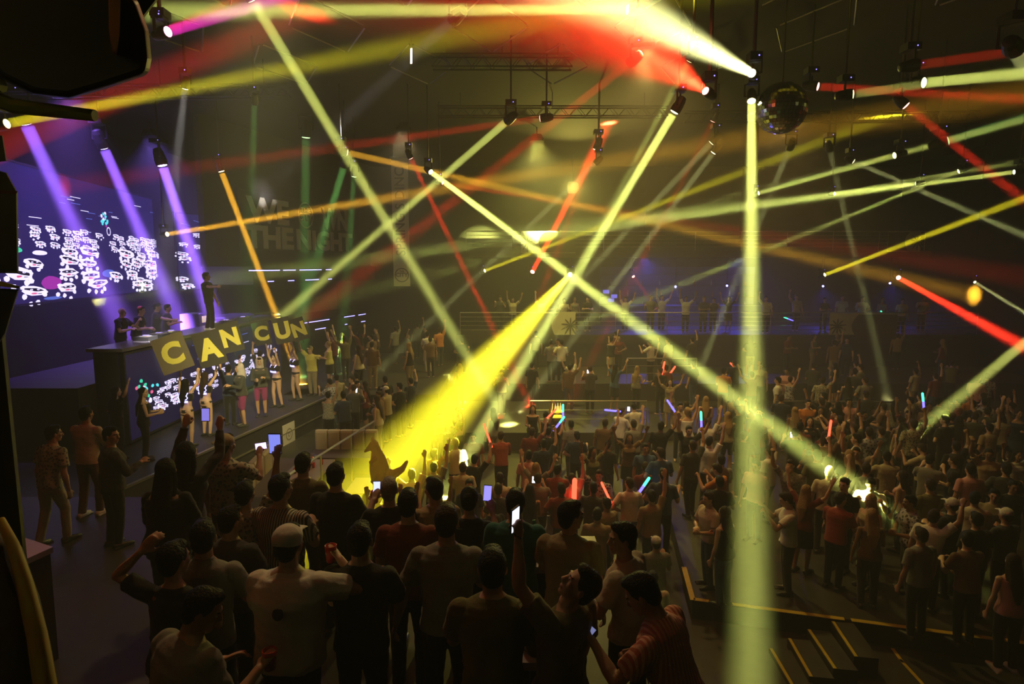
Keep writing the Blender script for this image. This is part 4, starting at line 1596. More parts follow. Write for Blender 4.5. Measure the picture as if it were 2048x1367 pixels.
# ---------------------------------------------------------------- mirror ball
mc = P(1563, 216, 13.0)
mbt = thing('mirror_ball', mc, 'large faceted mirror ball hanging right of the straight vertical beam', 'mirror ball')
mb = MB()
nr = 22
r = .50
for i in range(nr):
    t0, t1 = math.pi * (i + .04) / nr, math.pi * (i + .96) / nr
    nn = max(6, int(2 * nr * math.sin((t0 + t1) / 2)))
    for j in range(nn):
        a0, a1 = 2 * math.pi * (j + .05) / nn, 2 * math.pi * (j + .95) / nn
        jit = Matrix.Rotation(rnd.uniform(-.05, .05), 3, 'X') @ Matrix.Rotation(rnd.uniform(-.05, .05), 3, 'Z')
        vs = [mc + V((math.sin(t) * math.cos(a), math.sin(t) * math.sin(a), math.cos(t))) * r for t, a in ((t0, a0), (t1, a0), (t1, a1), (t0, a1))]
        c_ = sum(vs, V((0, 0, 0))) / 4
        mb.add([c_ + jit @ (v - c_) for v in vs], [(0, 1, 2, 3)])
mb.obj('mirror_tiles', mat('mirror_tile', (.8, .8, .8), .06, 1.0), mbt)
MB().ball(mc, r * .985, None, 24, k=16).obj('core', M_BLACK, mbt)
MB().tube([mc + V((0, 0, r)), V((mc.x, mc.y, 11.5))], .015, 6).obj('hanging_rod', M_GREY, mbt)


# ---------------------------------------------------------------- trusses
def truss(a, b, label, w_=.30):
    a, b = V(a), V(b)
    th = thing('lighting_truss', a, label, 'truss')
    d = (b - a).normalized()
    s_ = V((-d.y, d.x, 0)) * w_ / 2
    up = V((0, 0, w_))
    L = (b - a).length
    ch = MB()
    for o_ in (-s_, s_, -s_ + up, s_ + up):
        ch.tube([a + o_, b + o_], .024, 6)
    ch.obj('chord_tubes', M_GREY, th)
    n = int(L / .5)
    br, br2 = MB(), MB()
    for i in range(n):
        p, q_ = a + d * (L * i / n), a + d * (L * (i + 1) / n)
        m_ = (p + q_) / 2
        br.tube([p - s_, m_ - s_ + up, q_ - s_], .010, 4)
        br2.tube([p + s_, m_ + s_ + up, q_ + s_], .010, 4)
    br.obj('lattice', M_GREY, th)
    br2.obj('lattice', M_GREY, th)
    for t_ in (.1, .5, .9):
        p = a + d * L * t_ + up
        MB().tube([p, V((p.x, p.y, 11.5))], .012, 5).obj('hanging_wire', M_GREY, th)


truss((-13.0, 17.6, 10.5), (-6.0, 17.6, 10.5), 'lighting truss above the stage')
tq_ = P(822, 112, 15.5)
tl_ = thing('tube_light', tq_, 'short white glowing tube hanging upright below the ceiling frames', 'light')
MB().tube([tq_ - V((0, 0, .17)), tq_ + V((.01, 0, .17))], .022, 8).obj('glowing_tube', mat('tube_white', (.5, .5, .5), .3, 0, 5, (1, .78, .72)), tl_)
MB().tube([tq_ + V((.01, 0, .17)), V((tq_.x, tq_.y, 11.5))], .008, 5).obj('hanging_wire', M_GREY, tl_)
truss((-2.4, 20.9, 10.75), (5.0, 20.9, 10.75), 'lighting truss above the middle of the hall')
truss((5.8, 21.6, 10.75), (15.5, 21.6, 10.75), 'lighting truss above the right of the hall')
truss((-2, 16.4, 10.9), (1.5, 16.4, 10.9), 'short lighting truss above the crossing beams')


# ---------------------------------------------------------------- near left: speakers, hanging fixture, bar table, padded rail
def near_poly(name_parts, pts, Y, thick, m, parent, bev=.0):
    """solid with the given outline (x, z at depth Y) and real thickness away from the viewer"""
    mb = MB()
    n = len(pts)
    q = [P(px, py, Y) for px, py in pts]
    c_ = sum(q, V((0, 0, 0))) / n
    back = max(q, key=lambda p_: p_.x) - V((0, 0, CAMZ))
    back = (back / back.y + V((-.06, 0, 0)))
    rows = []
    for dy, s_ in ((0, .93), (bev, 1.0), (thick - bev, 1.0), (thick, .93)):
        rows += [c_ + (p - c_) * s_ + back * dy for p in q]
    fs = [tuple(range(n)), tuple(reversed(range(3 * n, 4 * n)))]
    for k in range(3):
        for i in range(n):
            fs.append((k * n + i, k * n + n + i, k * n + n + (i + 1) % n, k * n + (i + 1) % n))
    mb.add(rows, fs)
    return mb.obj(name_parts, m, parent)


fx = P(120, 60, 1.7)
nf = thing('hanging_speaker', fx, 'big dark rounded speaker hanging close to us in the upper left corner', 'speaker')
M_NEAR = mat('near_black_plastic', (.007, .0065, .006), .45, spec=.25)
hull = near_poly('housing', [(-40, -60), (180, -60), (275, -10), (300, 60), (306, 118), (300, 150), (222, 176), (136, 201), (60, 192), (-10, 158), (-40, 120)], 1.7, .5, M_NEAR, nf, .06)
bev = hull.modifiers.new('bevel', 'BEVEL')
bev.width = .015
bev.segments = 3
near_poly('trim_rib', [(218, -50), (242, -50), (240, 70), (234, 112), (226, 108), (219, 60)], 1.66, .05, mat('rib_orange', (.75, .26, .08), .5), nf, .008)
mb = MB()
mb.tube([P(330, -60, 1.95), P(268, 20, 1.95)], .03, 8)
mb.obj('mounting_arm', M_NEAR, nf)
mb = MB()
mb.tube([P(-30, 190, 1.8), P(28, 212, 1.8), P(190, 231, 1.8)], [.022, .020, .016], 8)
mb.obj('bracket', mat('bracket_olive', (.55, .58, .10), .5), nf)
mb = MB()
mb.tube([P(-20, 170, 1.8), P(4, 170, 1.8)], .02, 8)
mb.obj('bracket_knob', mat('bracket_olive'), nf)
mb = MB()
mb.tube([fx + V((-.1, .25, .1)), V((fx.x - .1, fx.y + .25, 11.5))], .03, 8)
mb.obj('hanging_pipe', M_NEAR, nf)
sp_ = P(20, 450, 2.6)
ls = thing('line_speaker', (sp_.x, sp_.y, 2.5), 'tall black speaker stack at the left edge in front of the big screen', 'speaker')
near_poly('upper_cabinet', [(-70, 378), (36, 382), (38, 548), (-70, 545)], 2.6, .5, M_NEAR, ls, .02)
near_poly('top_bracket', [(-60, 325), (14, 345), (36, 385), (-60, 385)], 2.65, .4, M_NEAR, ls, .02)
near_poly('upper_hook', [(-50, 268), (6, 270), (14, 322), (-50, 328)], 2.65, .3, M_NEAR, ls, .02)
near_poly('lower_cabinet', [(-80, 572), (39, 578), (12, 668), (-10, 700), (-80, 700)], 2.6, .5, M_NEAR, ls, .02)
near_poly('yellow_trim', [(-70, 553), (2, 562), (39, 572), (38, 577), (0, 572), (-70, 564)], 2.58, .06, mat('trim_yellow', (.75, .58, .03), .5), ls, .005)
mb = MB()
pz = P(-30, 600, 2.9)
mb.tube([V((pz.x, pz.y, 2.5)), V((pz.x, pz.y, 9.2))], .06, 8)
mb.obj('support_pole', M_NEAR, ls)
pr = P(40, 1200, 1.45)
pd = thing('padded_rail', (pr.x, pr.y, 2.5), 'curved padded rail with yellow edge in the lower left corner', 'rail')
mb = MB()
mb.tube([P(2, 1040, 1.62), P(26, 1090, 1.58), P(50, 1170, 1.52), P(74, 1270, 1.46), P(92, 1380, 1.4), P(100, 1460, 1.36)], [.014, .02, .026, .03, .033, .034], 10, flat=(1, .7))
mb.obj('yellow_edge', mat('piping_yellow', (.40, .30, .02), .6), pd, smooth=True)
mb = MB()
mb.tube([P(-40, 1060, 1.66), P(-6, 1120, 1.60), P(14, 1210, 1.54), P(30, 1310, 1.47), P(44, 1400, 1.42), P(50, 1500, 1.36)], [.05, .06, .07, .075, .075, .075], 12)
mb.obj('padding', mat('padding_grey', (.03, .032, .034), .7, bump=.4, bscale=8), pd, smooth=True)
mb = MB()
pp = P(0, 1400, 1.42)
mb.tube([V((pp.x, pp.y, 2.5)), V((pp.x, pp.y, pp.z))], .04, 8)
mb.obj('post', M_NEAR, pd)
bt = PZ(60, 1095, 3.55)
b_ = thing('bar_table', (bt.x, bt.y, 2.5), 'square dark bar table with a pinkish top at the left edge', 'table')
cn = [PZ(-40, 1040, 3.55), PZ(24, 1066, 3.55), PZ(106, 1093, 3.55), PZ(20, 1132, 3.55), PZ(-60, 1150, 3.55)]
mb = MB()
vs = [(q.x, q.y, q.z) for q in cn] + [(q.x, q.y, q.z - .05) for q in cn]
mb.add(vs, [(0, 4, 3, 2, 1), (5, 6, 7, 8, 9)] + [(i, (i + 1) % 5, (i + 1) % 5 + 5, i + 5) for i in range(5)])
mb.obj('table_top', mat('table_top_pink', (.40, .27, .36), .4), b_)
mb = MB()
cc = sum(cn, V((0, 0, 0))) / 5
vs = [tuple(cc + (V(q) - cc) * .93 - V((0, 0, .05))) for q in cn] + [((cc + (V(q) - cc) * .9).x, (cc + (V(q) - cc) * .9).y, 2.5) for q in cn]
mb.add(vs, [(0, 4, 3, 2, 1), (5, 6, 7, 8, 9)] + [(i, (i + 1) % 5, (i + 1) % 5 + 5, i + 5) for i in range(5)])
mb.obj('box_base', mat('table_box', (.05, .035, .025), .6), b_)

# ================================================================ WHO STANDS WHERE
PLACED = []


def item_at(o, body, k):
    return w2(o, body.anchor[k])


def axes_at(o, body, k):
    Rz = Matrix.Rotation(o.rotation_euler[2], 3, 'Z')
    return Rz @ body.anchor[k + 'd'], Rz @ body.anchor[k + 't'], Rz @ body.anchor[k + 'n']


def phone(pos, up, facing, label, glow=True, sz=(.078, .155), scr=(.35, .40, 1.0), strength=1.6):
    """phone with the screen turned towards 'facing'"""
    f = V(facing).normalized()
    u = (V(up) - f * V(up).dot(f)).normalized()
    x = u.cross(f)
    R = Matrix((x, u, f)).transposed()
    th = thing('phone', pos, label, 'phone', 'phones held up in the crowd')
    MB().box(pos, (sz[0], sz[1], .010), R).obj('phone_body', M_BLACK, th)
    MB().box(V(pos) + f * .0062, (sz[0] * .92, sz[1] * .90, .002), R).obj('display', mat('phone_display_%g_%g' % (scr[0], strength), (.02, .02, .02), .2, 0, strength if glow else 0.0, scr), th)
    return th


G_RED = mat('stick_red', (.5, .05, .03), .4, 0, 4.0, (1.0, .07, .03))
G_GRN = mat('stick_green', (.05, .5, .2), .4, 0, 4.0, (.05, 1.0, .38))
G_BLU = mat('stick_blue', (.06, .06, .5), .4, 0, 5.0, (.10, .08, 1.0))
G_OFF = mat('stick_pale', (.55, .52, .40), .5)


def stick(a, b, label, kind='gb', r=.022):
    a, b = V(a), V(b)
    th = thing('light_stick', a, label, 'light stick', 'foam light sticks held in the crowd')
    if kind == 'gb':
        m1, m2 = G_BLU, G_GRN
    elif kind == 'red':
        m1, m2 = G_RED, G_RED
    elif kind == 'blue':
        m1, m2 = G_BLU, G_BLU
    else:
        m1, m2 = G_OFF, G_OFF
    MB().tube([a, a.lerp(b, .55)], r, 8, round_ends=True).obj('lower_tube', m1, th)
    MB().tube([a.lerp(b, .57), b], r, 8, round_ends=True).obj('upper_tube', m2, th)
    return th


def put(sp, px, py, zf, yaw, label, shirt, pants='black', skin=1, hair='black', scale=1.0, voxel=.0075, fine=True, shoe='dark', capmat=None, Y=None):
    body = Body(sp, voxel, fine)
    loc = head_at(body, px, py, zf, yaw, scale) if Y is None else stand_at(px, Y, zf)
    o = place(body, loc, yaw, label, shirt, pants, skin, hair, scale, True, shoe, capmat=capmat)
    PLACED.append((loc.x, loc.y, zf))
    return o, body


PI = math.pi
ZT = 2.5     # front terrace
ZS = 2.1     # side terrace
# ---- front terrace: seen from behind, watching the hall
A = {}
A[1] = put(dict(L='down', R='down', lean=.18, hy=-.4, step=.6), 108, 850, ZS, -.3, 'person in a patterned grey shirt and beige trousers walking along the left edge', 'patterned', 'beige', 1, 'black', .97)
A[2] = put(dict(L='front', R='front', top='long', lean=.05, step=.3), 172, 812, ZS, -.15, 'person in a cream long-sleeved shirt and white shoes with back to us, left', 'cream', 'brown', 1, 'black', 1.0, shoe='white')
A[3] = put(dict(L='down', R='front', top='long', hy=-.9, twist=-.3, fat=1.12), 222, 853, ZS, -.5, 'stout person in a dark jacket looking right beside the cream shirt', 'charcoal', 'black', 1, 'black', .98)
A[4] = put(dict(L='hip', R='upout', fem=True, hair='wavy', hy=-.3), 232, 772, 1.5, -.6, 'dark-haired person in black with a bare arm raised near the stage, left', 'black', 'black', 0, 'black', 1.0)
A[5] = put(dict(L='bent', R='bent', fem=True, hair='long', top='tank', hy=-.5), 287, 774, 1.5, -1.0, 'long-haired person in a black sleeveless top, bare arms bent, near the stage', 'black', 'black', 0, 'black', 1.0)
A[6] = put(dict(L='cross', R='cross', fem=True, hair='long', fat=1.25, top='long'), 332, 915, ZT, .0, 'broad person in black with long black hair, back to us', 'black', 'black', 1, 'black', 1.0)
A[7] = put(dict(L='phonehigh', R='phonehigh', fem=True, hair='long', top='long'), 374, 882, ZT, -.2, 'person with long hair holding a small phone up with both hands', 'charcoal', 'black', 0, 'black', 1.03)
A[8] = put(dict(L='down', R='phone', hat='cap', capback=True, hy=-.3, fat=1.0), 452, 868, ZT, -.15, 'person in a pale cap and grey patterned shirt filming with a bright phone', 'patterned', 'black', 1, 'black', 0.97, capmat=CL['beige'])
A[9] = put(dict(L='down', R='up', hair='short'), 490, 962, ZT, -.1, 'person with one arm straight up holding a large phone above the heads', 'patterned', 'black', 1, 'black', 0.93)
A[10] = put(dict(L='down', R='front', hy=-.1), 607, 905, ZT - .05, -.1, 'person in an olive tee standing by the handrail', 'olive', 'black', 1, 'black', 0.94)
A[11] = put(dict(L='front', R='front', fat=1.1, hy=-.25, top='tshirt'), 562, 948, ZT, -.2, 'person in a black and cream striped shirt, back to us', 'striped', 'black', 1, 'black', 1.0)
A[12] = put(dict(L='cross', R='drink', fat=1.0), 672, 925, ZT, -.15, 'person in a black tee holding out a red cup on the right', 'black', 'black', 1, 'black', 0.96)
A[13] = put(dict(L='phone', R='front', hair='short'), 778, 955, ZT, .1, 'grey-haired person in a black tee looking at a phone', 'black', 'black', 0, 'grey', 0.92)
A[14] = put(dict(L='cross', R='front', fat=1.03), 816, 978, ZT, .0, 'broad person in a dark maroon tee, back to us', 'maroon', 'black', 1, 'black', 0.98)
A[15] = put(dict(L='front', R='down', hy=.5), 866, 955, ZT - .05, .3, 'person in a tan shirt with thick black hair behind the maroon tee', 'tan', 'black', 1, 'black', 0.92)
A[16] = put(dict(L='side', R='front', loose=.014), 893, 1008, ZT, .0, 'slim person in a loose grey-beige tee and black trousers, back to us', 'grey', 'black', 1, 'brown', 1.03)
A[17] = put(dict(L='front', R='phone', fem=True, top='tshirt', hair='bun'), 939, 972, ZT, -.1, 'person in a black tee with neck showing, between beige and teal tees', 'black', 'black', 1, 'black', 0.93)
A[18] = put(dict(L='bent', R='cross', fat=1.06), 1031, 978, ZT, -.1, 'broad person in a dark teal tee, back to us', 'teal', 'black', 1, 'black', 0.96)
A[19] = put(dict(L='front', R='down', hy=-.9, twist=-.2, collar=1, loose=.012), 1143, 1002, ZT, -.1, 'person in an olive-tan shirt with the head turned right', 'khaki', 'black', 1, 'black', 0.97)
A[20] = put(dict(L='front', R='down', hy=.9, twist=.5, lean=.12), 1243, 1045, ZT, .5, 'person in a pale shirt facing left at the right end of the terrace', 'cream', 'black', 1, 'black', .96)
A[21] = put(dict(L='front', R='face', hat='cap', fat=1.18, loose=.016, hy=-.1), 577, 1050, ZT, -.05, 'broad person in a white tee and white cap with the right elbow raised', 'white', 'black', 1, 'black', 1.04)
A[22] = put(dict(L='front', R='front', hair='short', fat=1.04), 720, 1045, ZT, -.05, 'person in a black tee between the white tee and the beige tee', 'black', 'black', 1, 'black', 1.0)
A[23] = put(dict(L='front', R='front', collar=1, hy=.2), 405, 1040, ZT, .1, 'person in a dark grey collared shirt in the lower left', 'grey', 'black', 1, 'black', 1.0)
A[24] = put(dict(L='head', R='front', fem=True, hair='short', hy=-.3), 348, 1082, ZT, -.1, 'person in black resting a hand on the head, lower left', 'black', 'black', 1, 'black', 1.0)
A[25] = put(dict(L='front', R='drink', hy=-.8, hp=-.35, lean=.25, hair='short', fat=1.1), 425, 1178, ZT, -.5, 'close person looking down to the right at the bottom left', 'grey', 'navy', 1, 'black', 1.0)
A[26] = put(dict(L='phonehigh', R='down', hy=.9, hp=.65, twist=.5, lean=-.1), 1185, 1140, ZT, .35, 'person leaning back, face tipped up, arm stretched out with a phone for a selfie', 'olive', 'black', 1, 'black', 1.0)
A[27] = put(dict(L='front', R='bent', fat=1.03), 985, 1095, ZT, .0, 'broad person in a dark olive tee in front of the teal tee', 'olive', 'black', 1, 'black', 1.04)
A[28] = put(dict(L='phone', R='bent', lean=.35, hp=-.45, hy=.5, twist=.5), 1262, 1150, ZT, .45, 'person in a pink striped shirt bending over a phone, lower right of the terrace', 'pink striped', 'navy', 1, 'black', 1.0)
A[30] = put(dict(L='front', R='cross', hair='short', hy=-.3), 462, 1012, ZT, -.2, 'person in a dark tee right behind the grey collared shirt', 'charcoal', 'black', 1, 'black', 0.93)

# things held or worn in the front rows
emb = MB()
o, b = A[21]
for k_, (dx, dz, r_) in enumerate(((0, 0, .034), (-.014, .02, .014), (.016, .02, .014), (0, -.012, .02))):
    c_ = b.U(dx, -.178, .32 + dz)
    emb.rings([(c_ + V((0, .006, 0)), V((r_, 0, 0)), V((0, 0, r_ * 1.15))), (c_ - V((0, .004, 0)), V((r_ * .96, 0, 0)), V((0, 0, r_ * 1.1)))], 12)
eo = emb.obj('shirt_emblem', mat('emblem_black', (.05, .05, .045), .8))
eo.parent = [c for c in o.children if c.name.startswith('shirt')][0]
C_RED = mat('cup_red', (.55, .03, .03), .35)
for n_, k_, lb in ((21, 'R', 'red cup at the mouth of the person in the white tee and cap'), (12, 'R', 'red cup held out by the person in the black tee'), (25, 'R', 'red cup held by the close person at the bottom left')):
    o, b = A[n_]
    p = item_at(o, b, k_)
    c_ = cup((0, 0, 0), lb)
    c_.location = p - V((0, 0, .06))
o, b = A[7]
pL_, pR_ = item_at(o, b, 'L'), item_at(o, b, 'R')
phone((pL_ + pR_) / 2 + V((0, .02, .05)), (0, 0, 1), (0, -1, .1), 'small phone with a violet screen held up left of the pale cap', True, (.085, .14), (.30, .25, .9), .9)
o, b = A[8]
phone(item_at(o, b, 'R') + V((0, .02, .05)), (1, 0, .15), (0, -1, .1), 'glaring phone held sideways by the person in the pale cap', True, (.075, .14), (.60, .40, 1.0), 3.5)
o, b = A[9]
phone(item_at(o, b, 'R') + V((-.03, 0, .07)), (0, 0, 1), (0, -1, -.05), 'large phone with a blue screen held high above the striped shirt', True, (.11, .19), (.25, .28, .95), 1.0)
o, b = A[13]
phone(item_at(o, b, 'L') + V((0, 0, .05)), (0, .3, 1), (.3, -1, .4), 'phone in the hand of the grey-haired person', True, (.07, .14), (.55, .6, 1.0), 1.6)
o, b = A[17]
phone(item_at(o, b, 'R') + V((-.03, 0, .10)), (.1, 0, 1), (.1, -1, .2), 'phone with a blue screen raised left of the person with neck showing', True, (.075, .15), (.25, .22, 1.0), 1.6)
o, b = A[26]
phone(item_at(o, b, 'L') + V((0, 0, .05)), (-.2, 0, 1), (.75, -.5, -.1), 'phone held out for a selfie, seen almost edge on', True, (.08, .16), (.75, .8, 1.0), 1.6)
o, b = A[28]
phone(item_at(o, b, 'L') + V((0, 0, .03)), (-.6, .5, .2), (.1, -.5, .8), 'phone lying flat in the hand of the pink striped shirt', True, (.08, .16), (.35, .38, .75), .5)

# bottle service table between the front rows
lt = PZ(1085, 1118, 3.42)
lt = lt + V((0, .12, 0))
lounge_table(lt.x + .05, lt.y + .05, ZT, .95, .62, .92, 'high table crowded with bottles and glasses among the front rows')
for i, (dx, dy, h, m_) in enumerate(((-.25, .1, .30, 2), (-.12, -.05, .31, 0), (.02, .12, .28, 2), (.2, .0, .33, 1))):
    bottle((lt.x + .05 + dx, lt.y + .05 + dy, 3.421), h, M_BOT[m_], '%s bottle on the high table, %s' % (('green', 'amber', 'clear')[m_], ordinal(i, 4)), 'bottles on the high table')
gl = mat('glass_clear', (.6, .6, .55), .08, spec=.8)
for i in range(4):
    c_ = cup((0, 0, 0), 'short clear glass on the high table, %s' % ordinal(i, 4), gl, .09, .034, 'glasses on the high table')
    c_.location = (lt.x - .3 + i * .2, lt.y - .15 + (i % 2) * .06, 3.421)
bkp = PZ(1050, 1270, 3.30)
lounge_table(bkp.x + .12, bkp.y + .05, ZT, .55, .5, .72, 'small high table with a white bucket in front of the selfie')
bm = MB()
bp_ = V((bkp.x + .05, bkp.y, ZT + .721))
bm.rings([(bp_, V((.085, 0, 0)), V((0, .085, 0))), (bp_ + V((0, 0, .2)), V((.115, 0, 0)), V((0, .115, 0))), (bp_ + V((0, 0, .2)), V((.105, 0, 0)), V((0, .105, 0))), (bp_ + V((0, 0, .05)), V((.08, 0, 0)), V((0, .08, 0)))], 18)
tag(bm.obj('ice_bucket', mat('bucket_white', (.55, .55, .42), .4), smooth=True, loc=bp_), 'pale ice bucket on the small high table at the bottom', 'bucket')

# ---- performers
o, mcb = put(dict(L='side', R='point', hy=.25, twist=-.6, lean=-.08, step=.25, stance=.04), 421, 541, 3.97, -1.0, 'performer in black with white shoes standing on the booth and pointing', 'black', 'black', 0, 'brown', 1.04, .009, shoe='white', Y=19.5)
mic = MB()
p = item_at(o, mcb, 'L')
p = item_at(o, mcb, 'R') + V((-.02, -.03, -.06))
mic.tube([p, p + V((-.06, -.02, -.16))], [.018, .012], 8, round_ends=True)
tag(mic.obj('microphone', M_BLACK, loc=p), 'black microphone in the pointing hand of the performer', 'microphone')
put(dict(L='phone', R='front', lean=.15, hair='bald'), 246, 606, 3.1, -1.6, 'bald person in black at the left end of the booth', 'black', 'black', 0, 'black', 1.0, .011, False, Y=17.3)
put(dict(L='bent', R='front', lean=.3, hair='short', hat='beanie'), 277, 630, 3.1, -1.5, 'person with an orange headband leaning over the booth decks', 'black', 'black', 0, 'brown', 1.0, .011, False, capmat=mat('headband_orange', (.6, .12, .05), .6), Y=18.15)
put(dict(L='down', R='point', lean=.1, hat='cap'), 316, 620, 3.1, -1.2, 'person in a dark cap pointing across the booth', 'black', 'black', 0, 'black', 1.02, .011, False, capmat=CL['black'], Y=18.95)
put(dict(L='front', R='front', lean=.15), 335, 638, 3.1, -1.3, 'person in black half hidden behind the pointing one on the booth', 'charcoal', 'black', 1, 'black', .97, .011, False, Y=19.6)

M_GLOWT = mat('glow_tubing', (.1, .1, .3), .4, 0, 6.0, (.35, .32, 1.0))


def glow_top(o, b, front):
    """lit zigzag tubing over the chest or back"""
    mb = MB()
    s_ = 1 if front else -1
    surf = lambda x, z: b.U(x, s_ * (.135 - abs(x) * abs(x) * 1.6), z)
    for z in (.22, .25):
        mb.tube([surf(-.13 + .26 * k / 8, z) for k in range(9)], .011, 5)
    for sg in (-1, 1):
        pts = [(.02, .30), (.05, .37), (.10, .38), (.13, .33), (.10, .29), (.05, .28), (.02, .30)]
        mb.tube([surf(sg * x, z) for x, z in pts], .010, 5)
        mb.tube([surf(sg * .10, .38), b.U(sg * .11, s_ * .07, .45)], .010, 5)
    g_ = mb.obj('glowing_trim', M_GLOWT)
    g_.parent = o


# sign holders: head pixel, yaw (0 faces away from us), glow side
dance = [((378, 756), -.2, False, 'left', 1.0), ((416, 742), -.3, False, 'second from left', 1.0), ((556, 694), 2.6, True, 'second from right', 1.0), ((594, 686), 2.4, True, 'rightmost', 1.02)]
DB = [Body(dict(L='sign', R='sign', fem=True, hair='long', top='crop', bottom='brief', lean=.02), .010, False),
      Body(dict(L='sign', R='up', fem=True, hair='bun', top='crop', bottom='brief', step=.3), .010, False)]
DO = []
for i, ((px, py), yaw, front, nm, sc_) in enumerate(dance):
    b = DB[0 if i < 2 else 1]
    loc = stand_at(px, (15.2, 16.2, 19.6, 20.6)[i], 1.5)
    o = place(b, loc, yaw, 'dancer in glowing blue top holding up a letter sign, %s' % nm.replace('second from ', 'second from the ').replace('left', 'left') + ' of four', 'black', 'black', 0, ('black', 'brown', 'black', 'black')[i], sc_, True, name='dancer', cat='person')
    glow_top(o, b, front)
    DO.append((o, b))
cloth('magenta', (.24, .035, .16))
HB = Body(dict(L='front', R='bent', fem=True, hat='hood', hair='short', top='long', bottom='shorts', lean=.05, twist=.2), .010, False)
for i, (px, py) in enumerate(((487, 710), (524, 700))):
    loc = stand_at(px, (17.2, 18.4)[i], 1.5)
    o = place(HB, loc, 2.2 + 1.2 * i, 'person in a pale fur hood on the stage edge, %s of the two' % ('left', 'right')[i], 'charcoal', 'magenta', 1, 'black', 1.04, True, capmat=mat('fur_hood', (.55, .48, .52), .9, bump=1.0, bscale=60))
put(dict(L='out', R='upgrip', hat='cap', lean=.1), 626, 706, 1.5, 2.9, 'person in a yellow shirt and cap with both arms thrown wide at the stage end', 'yellow', 'khaki', 1, 'black', 1.0, .010, False, capmat=CL['khaki'], Y=21.4)
put(dict(L='sign', R='sign', hair='short'), 462, 722, 1.5, .1, 'person half hidden below the third letter on the stage', 'navy', 'black', 1, 'black', .98, .012, False, Y=17.35)
put(dict(L='sign', R='sign', hair='short'), 524, 700, 1.5, .1, 'person half hidden below the fourth letter on the stage', 'charcoal', 'black', 1, 'black', .98, .012, False, Y=20.45)

# letter signs: four corners seen in the photograph give centre, size and tilt
M_SIGNF = mat('sign_board_dark', (.05, .045, .045), .6)
M_SIGN_LIT = mat('sign_board_lit', (.17, .14, .11), .6)  # first board: the light on it is put into a lighter base colour
M_SIGNL = mat('sign_letter_yellow', (.80, .72, .16), .55)


def letter_sign(ch, corners, Y, label, m, fs=.62):
    tl, tr, br, bl = [P(x, y, Y) for x, y in corners]
    c_ = (tl + tr + br + bl) / 4
    th = thing('letter_sign', c_, label, 'sign', 'letter signs spelling CANCUN')
    x = ((tr - tl) + (br - bl)).normalized()
    u = ((tl - bl) + (tr - br)).normalized()
    wd = ((tr - tl).length + (br - bl).length) / 2
    ht = ((tl - bl).length + (tr - br).length) / 2
    yaw_ = Matrix.Rotation(.12, 3, 'Z')
    x = yaw_ @ x
    n_ = x.cross(u).normalized()
    u = n_.cross(x)
    R = Matrix((x, u, n_)).transposed()
    MB().box(c_, (wd, ht, .022), R).obj('board', m, th)
    mb = MB()
    tmp = MB()
    text_into(tmp, ch, 1.0, Matrix.Identity(4), None, bold=.05, ext=.004)
    xs, ys = [v[0] for v in tmp.v], [v[1] for v in tmp.v]
    sc_ = ht * fs / (max(ys) - min(ys))
    cx, cy = (max(xs) + min(xs)) / 2, (max(ys) + min(ys)) / 2
    M_ = frame(c_ + n_ * .016, x, u, n_)
    mb.add([M_ @ V(((v[0] - cx) * sc_, (v[1] - cy) * sc_, v[2])) for v in tmp.v], tmp.f)
    mb.obj('letter', M_SIGNL, th)
    ft = MB()
    ft.tube([c_ - u * ht * .48 - n_ * .02, c_ - u * ht * .62 - n_ * .02], .012, 6)
    ft.obj('handle', M_BLACK, th)


Y1 = DO[0][0].location.y
letter_sign('C', ((299, 680), (359, 664), (389, 728), (333, 752)), Y1 - .1, 'dark board coloured as lit, with a bright yellow C, first of the six letter signs', M_SIGN_LIT)
letter_sign('A', ((386, 668), (437, 656), (453, 724), (402, 738)), DO[1][0].location.y - .1, 'black board with a yellow A, second of the six letter signs', M_SIGNF)
letter_sign('N', ((431, 650), (474, 640), (489, 698), (447, 708)), DO[1][0].location.y + .9, 'black board with a yellow N, third of the six letter signs', M_SIGNF)
letter_sign('C', ((504, 646), (536, 641), (543, 686), (510, 692)), 20.2, 'black board with a yellow C, fourth of the six letter signs', M_SIGNF, .66)
letter_sign('U', ((545, 637), (578, 632), (585, 682), (552, 690)), DO[2][0].location.y - .1, 'black board with a yellow U, fifth of the six letter signs', M_SIGNF, .66)
letter_sign('N', ((581, 640), (610, 631), (613, 676), (586, 685)), DO[3][0].location.y - .1, 'black board with a yellow N, last of the six letter signs', M_SIGNF, .64)

# ---- the inflatable kangaroo above the crowd
kc = PZ(765, 950, 1.75)
KY = 10.6
kq = lambda px, py: P(px, py, KY)
kg = kq(765, 945)
MK = mat('kangaroo_vinyl', (.70, .62, .25), .4)
_nt = MK.node_tree
_tr = _nt.nodes.new('ShaderNodeBsdfTranslucent')
_tr.inputs[0].default_value = (.95, .82, .35, 1)
_mx = _nt.nodes.new('ShaderNodeMixShader')
_mx.inputs[0].default_value = .75
_nt.links.new(_nt.nodes['Principled BSDF'].outputs[0], _mx.inputs[1])
_nt.links.new(_tr.outputs[0], _mx.inputs[2])
_nt.links.new(_mx.outputs[0], _nt.nodes['Material Output'].inputs['Surface'])
mb = MB()
mb.tube([kq(762, 960), kq(758, 935), kq(756, 915), kq(752, 900), kq(748, 890)], [.17, .17, .13, .085, .075], 14, round_ends=True)
mb.ball(kq(748, 889), .085, None, 12)
mb.tube([kq(745, 890), kq(737, 897), kq(730, 902)], [.07, .045, .022], 10, round_ends=True)
for dy in (-.04, .04):
    mb.tube([kq(747, 884) + V((0, dy, 0)), kq(745, 878) + V((0, dy, 0)), kq(744, 873) + V((0, dy, 0))], [.022, .028, .008], 8, round_ends=True)
